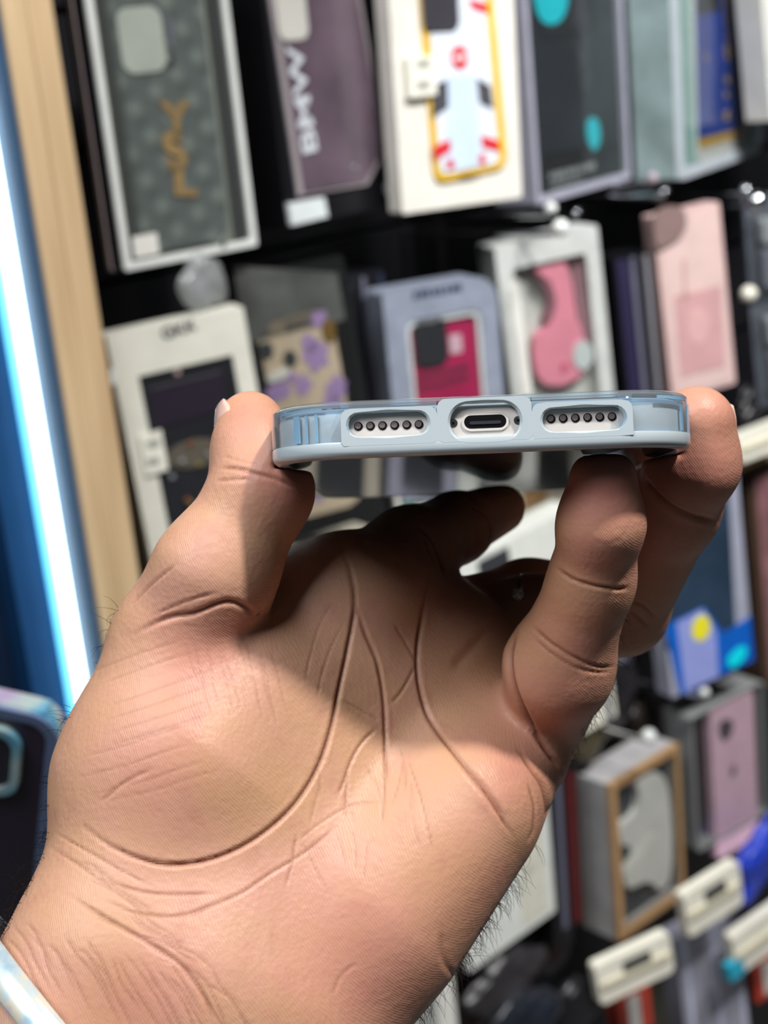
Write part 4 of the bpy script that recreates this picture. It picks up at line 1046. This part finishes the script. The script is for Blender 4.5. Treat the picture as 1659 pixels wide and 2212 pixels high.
k.part('left_bevel', k.P((1098, 620), (1118, 600), (1150, 850), (1128, 860), w=.0005), .0001, .0012, M_WHITE)
blackbox('narrow black box with violet edges left of the tall pink box', (1322,560), (1398,540), (1440,850), (1352,872), -.02, [(.1, .4, C('deep_violet', 38, 32, 62)), (.45, .58, C('edge_grey', 96, 96, 112)), (.8, .92, C('edge_ash', 120, 118, 124))])
# ---- tall pink box
k = Pk('case_package', 'tall pink box above the ring fingertip at the right', 'phone case box', (1412,470), (1553,434), (1590,828), (1452,866), .004, PACK)
k.box(.02, C('powder_pink', 204, 172, 168, rough=.4), .002)
fr = k.part('front_card', k.full(.003, .004), 0, .0008, C('pale_rose', 206, 178, 172))
k.part('panel', k.P((1456, 640), (1556, 616), (1566, 790), (1470, 815), w=.001), .0008, .0014, C('rose', 192, 148, 148), parent=fr)
k.part('emblem', oval(*k.q(1508, 705, .0015), .012, .018), .0014, .0018, C('soft_pink', 200, 158, 157), parent=fr)
k.part('slot', k.P((1474, 560), (1482, 558), (1484, 646), (1476, 648), w=.001), .0008, .0014, C('slot_rose', 188, 152, 150), parent=fr)
k.part('shade_patch', soft(k.P((1404, 450), (1475, 440), (1480, 500), (1440, 530), (1410, 540)), 2), .0012, .004, C('mauve_shading', 128, 106, 102))  # mauve patch standing in for shading on the upper left corner
# ---- clear blister packs by the right edge
for i, (TL, TR, BR, BL, lab) in enumerate((((1606, 430), (1720, 405), (1736, 625), (1622, 655), 'clear blister pack by the right edge above the other, shiny at its top'), ((1618, 640), (1740, 610), (1764, 850), (1640, 885), 'clear blister pack by the right edge just under the shiny one'))):
    k = Pk('blister_pack', lab, 'blister pack', TL, TR, BR, BL, .0, 'clear blister packs by the right edge')
    k.part('card', k.full(.003), -.004, 0, C('blister_card', 84, 88, 98, var=.3, scale=30))
    bl = k.part('blister', k.cell(.06, .94, .08, .86, .006), 0, .014, M_PVC, .003)
    k.part('content', k.cell(.2, .9, .12, .5, .004), 0, .009, C('content_grey', 108, 112, 124, rough=.3), .002)
    k.part('content_top', k.cell(.2, .5, .55, .8, .004), 0, .010, C('content_pale', 190, 194, 200, rough=.2, metal=.4), .002)
for x, y, r, lab in ((1634, 446, .0065, 'shiny round hook end at the upper right edge'), (1614, 428, .004, 'small shiny hook end left of the round one at the right edge')):
    pass

# ================================================================== third row, right of the hand
k = Pk('case_package', 'tall brown kraft box at the right edge beside the blue packaged screen', 'phone case box', (1615,1022), (1770,955), (1802,1400), (1652,1490), .006, PACK)
M_KRAFT = C('kraft', 150, 116, 82, rough=.6, var=.1); M_BROWN = C('dark_brown', 74, 56, 44, rough=.5)
O4 = k.full(); I4 = rrect(k.u0 + .011, k.u1 - .008, k.v0 + .008, k.v1 - .008)
ring('box', O4, I4, -.028, 0, M_BROWN, k.e); k.part('card', I4, -.02, -.004, C('mauve_card', 132, 92, 96, var=.3))
k = Pk('case_package', 'blue and grey packaged screen with a yellow circle on its band', 'screen protector pack', (1392,1085), (1592,1005), (1627,1426), (1466,1503), .004, PACK)
k.box(.022, C('pale_violet_grey', 156, 158, 174, rough=.35))
k.part('dark_screen', k.P((1412, 1120), (1572, 1050), (1588, 1356), (1440, 1402)), 0, .0012, C('screen_ink', 42, 58, 76, rough=.12, var=.35, scale=12))
bd = k.part('blue_band', k.P((1434, 1352), (1518, 1312), (1560, 1368), (1618, 1330), (1626, 1424), (1468, 1500)), .0012, .002, C('signal_blue', 16, 92, 186, rough=.35))
k.part('lilac_panel', k.P((1462, 1346), (1518, 1316), (1546, 1362), (1552, 1462), (1480, 1494), w=.0022), .002, .0025, C('lilac_blue', 140, 150, 208), parent=bd)
k.part('yellow_circle', oval(*k.q(1515, 1357, .003), .0125, .0138), .0025, .003, C('lemon', 226, 216, 40), parent=bd)
k.part('cyan_spot', soft(k.P((1566, 1430), (1596, 1396), (1616, 1396), (1608, 1424), (1584, 1446), w=.0026), 2), .002, .0028, C('cyan', 0, 214, 226, emit=(0, 214, 226), estr=0.0), parent=bd)
k.part('light_edge', k.P((1396, 1250), (1432, 1232), (1438, 1344), (1408, 1356), w=.0016), .0004, .0018, C('pale_blue', 96, 134, 190))
# white box behind the fingers
k = Pk('case_package', 'white box behind the little finger, left of the blue packaged screen', 'phone case box', (1290,1330), (1352,1300), (1372,1500), (1306,1532), -.06, PACK)
k.box(.03, M_WHITE); k.part('grey_side', k.cell(.55, 1, .02, .98), 0, .001, C('pale_violet_grey', 156, 158, 174))
k = Pk('case_package', 'cream box behind the knuckle of the little finger, lowest of the pale ones', 'phone case box', (1240,1480), (1318,1440), (1332,1545), (1256,1588), -.02, PACK)
k.box(.03, M_CREAM); k.part('stripe', k.cell(.7, .9, 0, 1), 0, .001, M_GREYC)
# pink phone dummy in a clear pack
k = Pk('case_package', 'clear pack with a pink phone back, camera and dark fruit mark', 'phone case box', (1492,1548), (1650,1474), (1660,1752), (1510,1842), .0, PACK)
k.part('backing', k.full(.003), -.04, -.034, C('backing_ash', 110, 108, 104, var=.3))
ring('side_walls', k.full(.003), k.full(.003, .002), -.034, 0, film('side_film', (170, 166, 160), .35, .15), k.e)
ph_ = k.part('phone_back', k.R(1533, 1532, 1640, 1806, .006, -.002), -.012, -.002, C('rose_pink', 234, 192, 210, rough=.25), .001)
k.part('camera', soft(k.P((1552, 1560), (1582, 1550), (1584, 1580), (1566, 1604), (1556, 1592), w=-.0012), 1), -.002, -.001, C('camera_smoke', 86, 74, 84), parent=ph_)
k.part('fruit_mark', oval(*k.q(1584, 1667, -.0015), .0042, .0055), -.002, -.0014, C('mark_grey', 92, 78, 88), parent=ph_)
k.part('fruit_mark_leaf', oval(*k.q(1587, 1652, -.0015), .0012, .0022), -.002, -.0014, C('mark_grey', 92, 78, 88), parent=ph_)
k.part('side_band', k.R(1498, 1560, 1530, 1800, .002, -.006), -.03, -.012, C('plum', 60, 46, 52))
k.part('front_film', k.full(.003), -.0008, -.0003, M_FILM)
# kraft framed box with a white case
k = Pk('case_package', 'kraft-edged window box with a white case cut to a wavy outline', 'phone case box', (1311,1697), (1468,1610), (1480,1932), (1346,2030), .006, PACK)
M_KRL = C('light_kraft', 168, 132, 92, rough=.55)
O4 = k.full(); I4 = rrect(k.u0 + .009, k.u1 - .006, k.v0 + .008, k.v1 - .008)
ring('box', O4, I4, -.006, 0, M_KRL, k.e); ring('side_walls', O4, I4, -.045, -.006, C('grey_walls', 168, 166, 166, rough=.4, var=.12), k.e)
k.part('backing', I4, -.03, -.012, C('ink_grey', 50, 56, 64, rough=.3))
cs_ = k.part('case', soft(k.P((1372, 1688), (1424, 1662), (1448, 1700), (1456, 1890), (1428, 1932), (1412, 1905), (1390, 1905), (1352, 1928), (1346, 1862), (1368, 1848), (1362, 1830), (1342, 1832), (1338, 1782), (1376, 1762), (1384, 1720), w=-.004), 2), -.012, -.004, C('bone_white', 226, 222, 217, rough=.35), .001)
k.part('green_mark', oval(*k.q(1352, 1842, -.003), .007, .008), -.006, -.003, C('bottle_green', 34, 54, 52), parent=cs_)
k.part('window', I4, -.0008, -.0004, M_FILM)
blackbox('slim black box with a dark red stripe left of the kraft-edged box', (1178,1690), (1246,1652), (1262,1990), (1196,2026), -.012, [(.3, .45, C('edge_grey', 96, 96, 112)), (.62, .92, C('oxblood', 78, 22, 24))])
k = Pk('case_package', 'big white box beside the heel of the hand', 'phone case box', (960,1720), (1180,1590), (1193,1972), (1028,2092), -.004, PACK)
k.box(.03, C('soft_white', 214, 216, 210, rough=.45), .002); k.part('beige_panel', k.cell(.62, .9, .05, .95), 0, .0008, C('beige', 206, 204, 188)); k.part('grey_mark', oval(*k.q(1142, 1878, .001), .005, .006), .0008, .0014, C('mark_pale', 176, 176, 164))
k = Pk('case_package', 'pale grey box with a white edge under the heel of the hand', 'phone case box', (820,2085), (965,2010), (1000,2330), (850,2420), .0, PACK)
k.box(.03, C('ash_grey', 148, 150, 146, rough=.5)); k.part('white_edge', k.cell(.74, 1, 0, 1), 0, .001, M_WHITE)
k = Pk('case_package', 'tall lavender grey box at the lower right under the cream price tags', 'phone case box', (1462,2035), (1592,1965), (1632,2330), (1500,2410), .004, PACK)
k.box(.03, C('lavender_card', 150, 150, 164, rough=.4)); 
for f0, f1 in ((.08, .16), (.52, .6), (.9, .97)): k.part('pale_stripe', k.cell(f0, f1, 0, 1), 0, .0008, C('pale_lavender', 182, 186, 206))
# crumpled blue bag
def blob(name, label, cat, px, py, off, size, m, seed, lump=.25, group=None, rot=0.0):
    o_ = on_plane(px, py, WO + WN * off, WN); bm = bmesh.new(); bmesh.ops.create_icosphere(bm, subdivisions=4, radius=1.0); r_ = random.Random(seed); ph = [r_.uniform(0, 6) for _ in range(8)]
    for v in bm.verts:
        q = v.co.copy(); f = 1 + lump * (math.sin(3 * q.x + ph[0]) * math.sin(4 * q.z + ph[1]) + .6 * abs(math.sin(7 * q.x + 5 * q.z + ph[2])) - .3 + .4 * math.sin(9 * q.z - 6 * q.x + ph[3]) * math.sin(8 * q.y + ph[4]))
        v.co = Vector((q.x * size[0] * f, q.y * size[1] * f, q.z * size[2] * f))
    return tag(fin(bm, name, m, None, Matrix.LocRotScale(o_, (Matrix.Rotation(TH, 3, 'Z') @ Matrix.Rotation(rot, 3, 'Y')).to_quaternion(), None), True), label, cat, group)
blob('plastic_bag', 'crumpled royal blue bag under the pink phone pack', 'plastic bag', 1640, 1850, .034, (.052, .010, .034), C('royal_bag', 38, 62, 176, rough=.28, var=.3, scale=20), 4, .3, rot=-.5)
# cream price tag holders
def tagholder(label, P4, off, cyan=False, notch=True):
    k = Pk('price_tag_holder', label, 'price tag holder', *P4, off, 'cream price tag holders at the lower right')
    k.part('holder', k.full(.004), -.012, 0, M_CREAM, .002)
    k.part('rail', k.cell(.04, .96, .42, .56, .001), 0, .003, C('cream_rail', 206, 200, 176, rough=.4), .001)
    if notch: k.part('dark_slot', k.cell(.35, .72, .5, .8, .002), 0, .0016, C('slot_black', 46, 46, 46))
    if cyan: k.part('turquoise_end', k.cell(-.12, .12, .0, .4, .002), -.008, .002, C('turquoise_tag', 40, 158, 186))
    return k
tagholder('cream price tag holder in front of the kraft-edged box corner, lowest left', ((1266, 2098), (1432, 2022), (1470, 2085), (1318, 2172)), .05)
tagholder('cream price tag holder right of the kraft-edged box, with a loop of clear plastic', ((1466, 1952), (1560, 1872), (1640, 1930), (1500, 2020)), .05, notch=True)
tagholder('cream price tag holder with turquoise end, at the right edge', ((1560, 2040), (1690, 1950), (1730, 2010), (1612, 2096)), .055, True, False)
tagholder('cream price tag holder high at the right edge beside the fingertip', ((1590, 945), (1690, 905), (1700, 965), (1600, 1000)), .03, False, False)
k = Pk('wood_strip', 'tan wooden strip under the cream tag holder at the right edge', 'wooden strip', (1590,1002), (1720,950), (1722,968), (1592,1022), .02); k.box(.03, M_WOOD)
# red and white cartons lower right
for lab, P4, off in (('small red and white carton at the bottom edge under the cream holder', ((1332, 2160), (1400, 2124), (1412, 2212), (1342, 2250)), .01), ('small red carton in the lower right corner by the turquoise end', ((1622, 2088), (1690, 2050), (1700, 2130), (1634, 2170)), .01)):
    k = Pk('carton', lab, 'carton', *P4, off, 'small red cartons'); k.box(.02, C('brick_red', 188, 66, 48, rough=.4)); k.part('white_patch', k.cell(.3, .66, .1, .9), 0, .0008, M_WHITE)
k = Pk('case_package', 'beige edged box at the bottom edge between red carton and lavender box', 'phone case box', (1438,2130), (1490,2104), (1510,2330), (1460,2360), -.05, PACK); k.box(.03, C('beige_dark', 150, 146, 130)); k.part('edge', k.cell(0, .25, 0, 1), 0, .001, M_CREAM)
# dark clutter: black earphone pouches and cables
for i, (x, y, sz, lab, c) in enumerate(((1330, 1500, (.030, .014, .036), 'black pouch behind the edge of the hand, left of the blue pack', (30, 28, 30)), (1270, 1590, (.028, .012, .026), 'dark olive pouch between hand edge and kraft-edged box', (64, 58, 44)), (1090, 2120, (.05, .014, .03), 'grey black pouch under the big white box', (48, 46, 48)), (1180, 2040, (.036, .014, .03), 'black pouch left of the kraft-edged box foot', (28, 28, 30)), (1120, 2230, (.05, .02, .034), 'navy black pouch at the bottom edge', (24, 28, 36)), (1010, 2180, (.02, .012, .04), 'dark brown pouch next to the pale grey box', (54, 38, 34)), (1250, 2170, (.03, .014, .03), 'black pouch left of the red and white carton', (26, 26, 30)), (1390, 1560, (.020, .012, .030), 'dark brown pouch under the blue pack', (46, 38, 32)))):
    blob('pouch', lab, 'pouch', x, y, (-.045, -.03, -.02, -.06, .05, -.045, .02, -.06)[i], sz, C('pouch_%d' % i, *c, rough=.35, var=.35, scale=20), i + 11, .18, 'dark pouches hung low on the wall')
blob('pouch', 'grey crumpled pouch behind the ring fingertip, above the cream tag holder', 'pouch', 1630, 880, -.01, (.03, .012, .022), C('pouch_dark', 34, 34, 36, rough=.3, var=.4, scale=25), 31, .25, 'dark pouches hung low on the wall')
# things seen through the gap between phone, forefinger and little finger
k = Pk('case_package', 'white card with a bright green sticker just under the phone', 'phone case box', (850,1046), (968,1010), (985,1118), (866,1158), .0, PACK)
k.box(.006, M_WHITE); k.part('green_sticker', k.P((868, 1058), (892, 1050), (898, 1086), (874, 1094)), 0, .0008, C('signal_green', 60, 226, 30))
k = Pk('case_package', 'white box seen between forefinger and ringed finger', 'phone case box', (985,1222), (1240,1098), (1262,1190), (1010,1330), .0, PACK)
k.box(.03, C('gap_white', 210, 212, 204)); k.part('dark_band', k.cell(.15, .4, .1, .9), 0, .001, M_DKGREY)
k = Pk('case_package', 'pale grey box behind the forefinger tip', 'phone case box', (1090,1030), (1250,960), (1262,1080), (1104,1150), -.03, PACK)
k.box(.02, C('gap_beige', 168, 160, 144, var=.3, scale=18)); k.part('stripe', k.cell(.2, .5, .3, .6), 0, .001, C('gap_brown', 120, 92, 58))

for lab, P4, c in (('sand grey box of the low row behind the palm', ((640,1195), (815,1140), (850,1520), (690,1580)), (176, 168, 152)), ('lavender grey box of the low row behind the palm', ((835,1225), (985,1180), (1015,1500), (880,1560)), (150, 150, 164)), ('pale box of the low row behind the fingers', ((1030,1345), (1170,1290), (1195,1560), (1065,1610)), (196, 196, 190))):
    k = Pk('case_package', lab, 'phone case box', *P4, -.01, PACK); k.box(.03, C('low_' + lab.split()[0], *c, rough=.4)); k.part('window', k.cell(.2, .8, .15, .8, .004), 0, .0008, M_DKGREY)

# ================================================================== peg hooks
def hook(label, x, y, off, r=.0024, tip=M_CHROME, ball=.0):
    p = on_plane(x, y, WO + WN * off, WN) - WO; u, v = p.dot(WA), p.dot(WB)
    e = empty('peg_hook', WMW @ Matrix.Translation((u, v, 0)), label, 'display hook', 'display hooks of the wall')
    tube('rod', [(0, -.001, BACK), (0, 0, off - .03), (0, .001, off - .006), (0, .006, off)], r, M_CHROME, e)
    if ball:
        bm = bmesh.new(); bmesh.ops.create_uvsphere(bm, u_segments=20, v_segments=12, radius=ball, matrix=Matrix.Translation((0, .006, off))); fin(bm, 'end_cap', tip, e, smooth=True)
hook('chrome hook with a white end above the pink case box', 1191, 466, .03, ball=.0052, tip=M_EDGE)
hook('chrome hook with a round cream end at the top of the pink case box', 1212, 508, .05, ball=.0070, tip=M_EDGE)
hook('chrome hook with a round end above the kraft-edged box', 1402, 1603, .04, ball=.0072, tip=M_EDGE)
hook('chrome hook with a pale end under the yellow circle pack', 1522, 1508, .03, ball=.005, tip=M_EDGE)
hook('big shiny hook end at the upper right edge', 1635, 448, .04, ball=.009)
hook('small shiny hook end left of the big one at the right edge', 1612, 424, .03, ball=.005)
hook('hook with a cream end at the right edge beside the tall pink box', 1618, 648, .03, ball=.008, tip=M_CREAM)
hook('dark hook rod over the tall pink box', 1440, 425, .05, .003)
hook('hook over the black case box with turquoise spots', 1250, 470, .0, .0025)
hook('hook end left of the tall pink box top', 1410, 400, .02, ball=.006, tip=C('mauve_cap', 150, 140, 146, rough=.2))

# ================================================================== iridescent edged case at the lower left, nearer than the wall
def near_case():
    z = .60; o = at(122, 1600, z); a = (RT * .975 - UP * .22).normalized(); b = (UP * .975 + RT * .22); n = -fw
    b = (b - a * b.dot(a)).normalized(); b = (b * math.cos(.55) + n * math.sin(.55)).normalized(); n = a.cross(b).normalized()
    mw = Matrix(((a.x, b.x, n.x, o.x), (a.y, b.y, n.y, o.y), (a.z, b.z, n.z, o.z), (0, 0, 0, 1)))
    e = empty('phone_case', mw, 'dark phone case with an iridescent blue rim at the lower left edge', 'phone case')
    Wd, Ht, r = .079, .163, .012; x1, y1 = .0005, .010; x0, y0 = x1 - Wd, y1 - Ht
    m = bpy.data.materials.new('iridescent'); m.use_nodes = True; nt = m.node_tree; N = nt.nodes; L = nt.links; p = N['Principled BSDF']
    tc = N.new('ShaderNodeTexCoord'); nz = N.new('ShaderNodeTexNoise'); nz.inputs['Scale'].default_value = 28; L.new(tc.outputs['Object'], nz.inputs['Vector'])
    rp = N.new('ShaderNodeValToRGB')
    for i, (q, c) in enumerate(((.3, (96, 130, 190)), (.45, (120, 190, 220)), (.55, (200, 220, 215)), (.68, (196, 170, 210)))):
        el = rp.color_ramp.elements[i] if i < 2 else rp.color_ramp.elements.new(q)
        el.position = q; el.color = (*lin(c), 1)
    L.new(nz.outputs['Fac'], rp.inputs[0]); L.new(rp.outputs[0], p.inputs['Base Color']); p.inputs['Roughness'].default_value = .22; p.inputs['Metallic'].default_value = .5
    O = rrect(x0, x1, y0, y1, r, 8); I = rrect(x0 + .0045, x1 - .0045, y0 + .0045, y1 - .0045, r - .004, 8)
    ring('rim', O, I, -.0115, .0, C('slate_blue_rim', 96, 112, 146, rough=.3), e)
    ring('iridescent_edge', rrect(x0 - .0003, x1 + .0003, y0 - .0003, y1 + .0003, r, 8), O, -.0112, -.0012, m, e)
    ring('iridescent_top', rrect(x0 + .008, x1 - .006, y1 - .0040, y1 + .0010, .0006, 2), rrect(x0 + .012, x1 - .010, y1 - .0030, y1 - .0010, .0004, 2), -.0100, -.0016, m, e)
    prism('back', I, -.010, -.0012, C('aubergine_back', 46, 38, 54, rough=.2), e)
    q = at(-20, 1660, z) - o; cx, cy = q.dot(a), q.dot(b)
    Oc = rrect(cx - .026, cx + .0095, cy - .020, cy + .015, .009, 8); Ic = rrect(cx - .0225, cx + .006, cy - .0165, cy + .0115, .0065, 8)
    ring('camera_rim', Oc, Ic, -.0014, .0022, m, e)
    prism('camera_glass', Ic, -.0014, .0004, C('camera_smoke_dark', 40, 40, 50, rough=.1), e)
near_case()
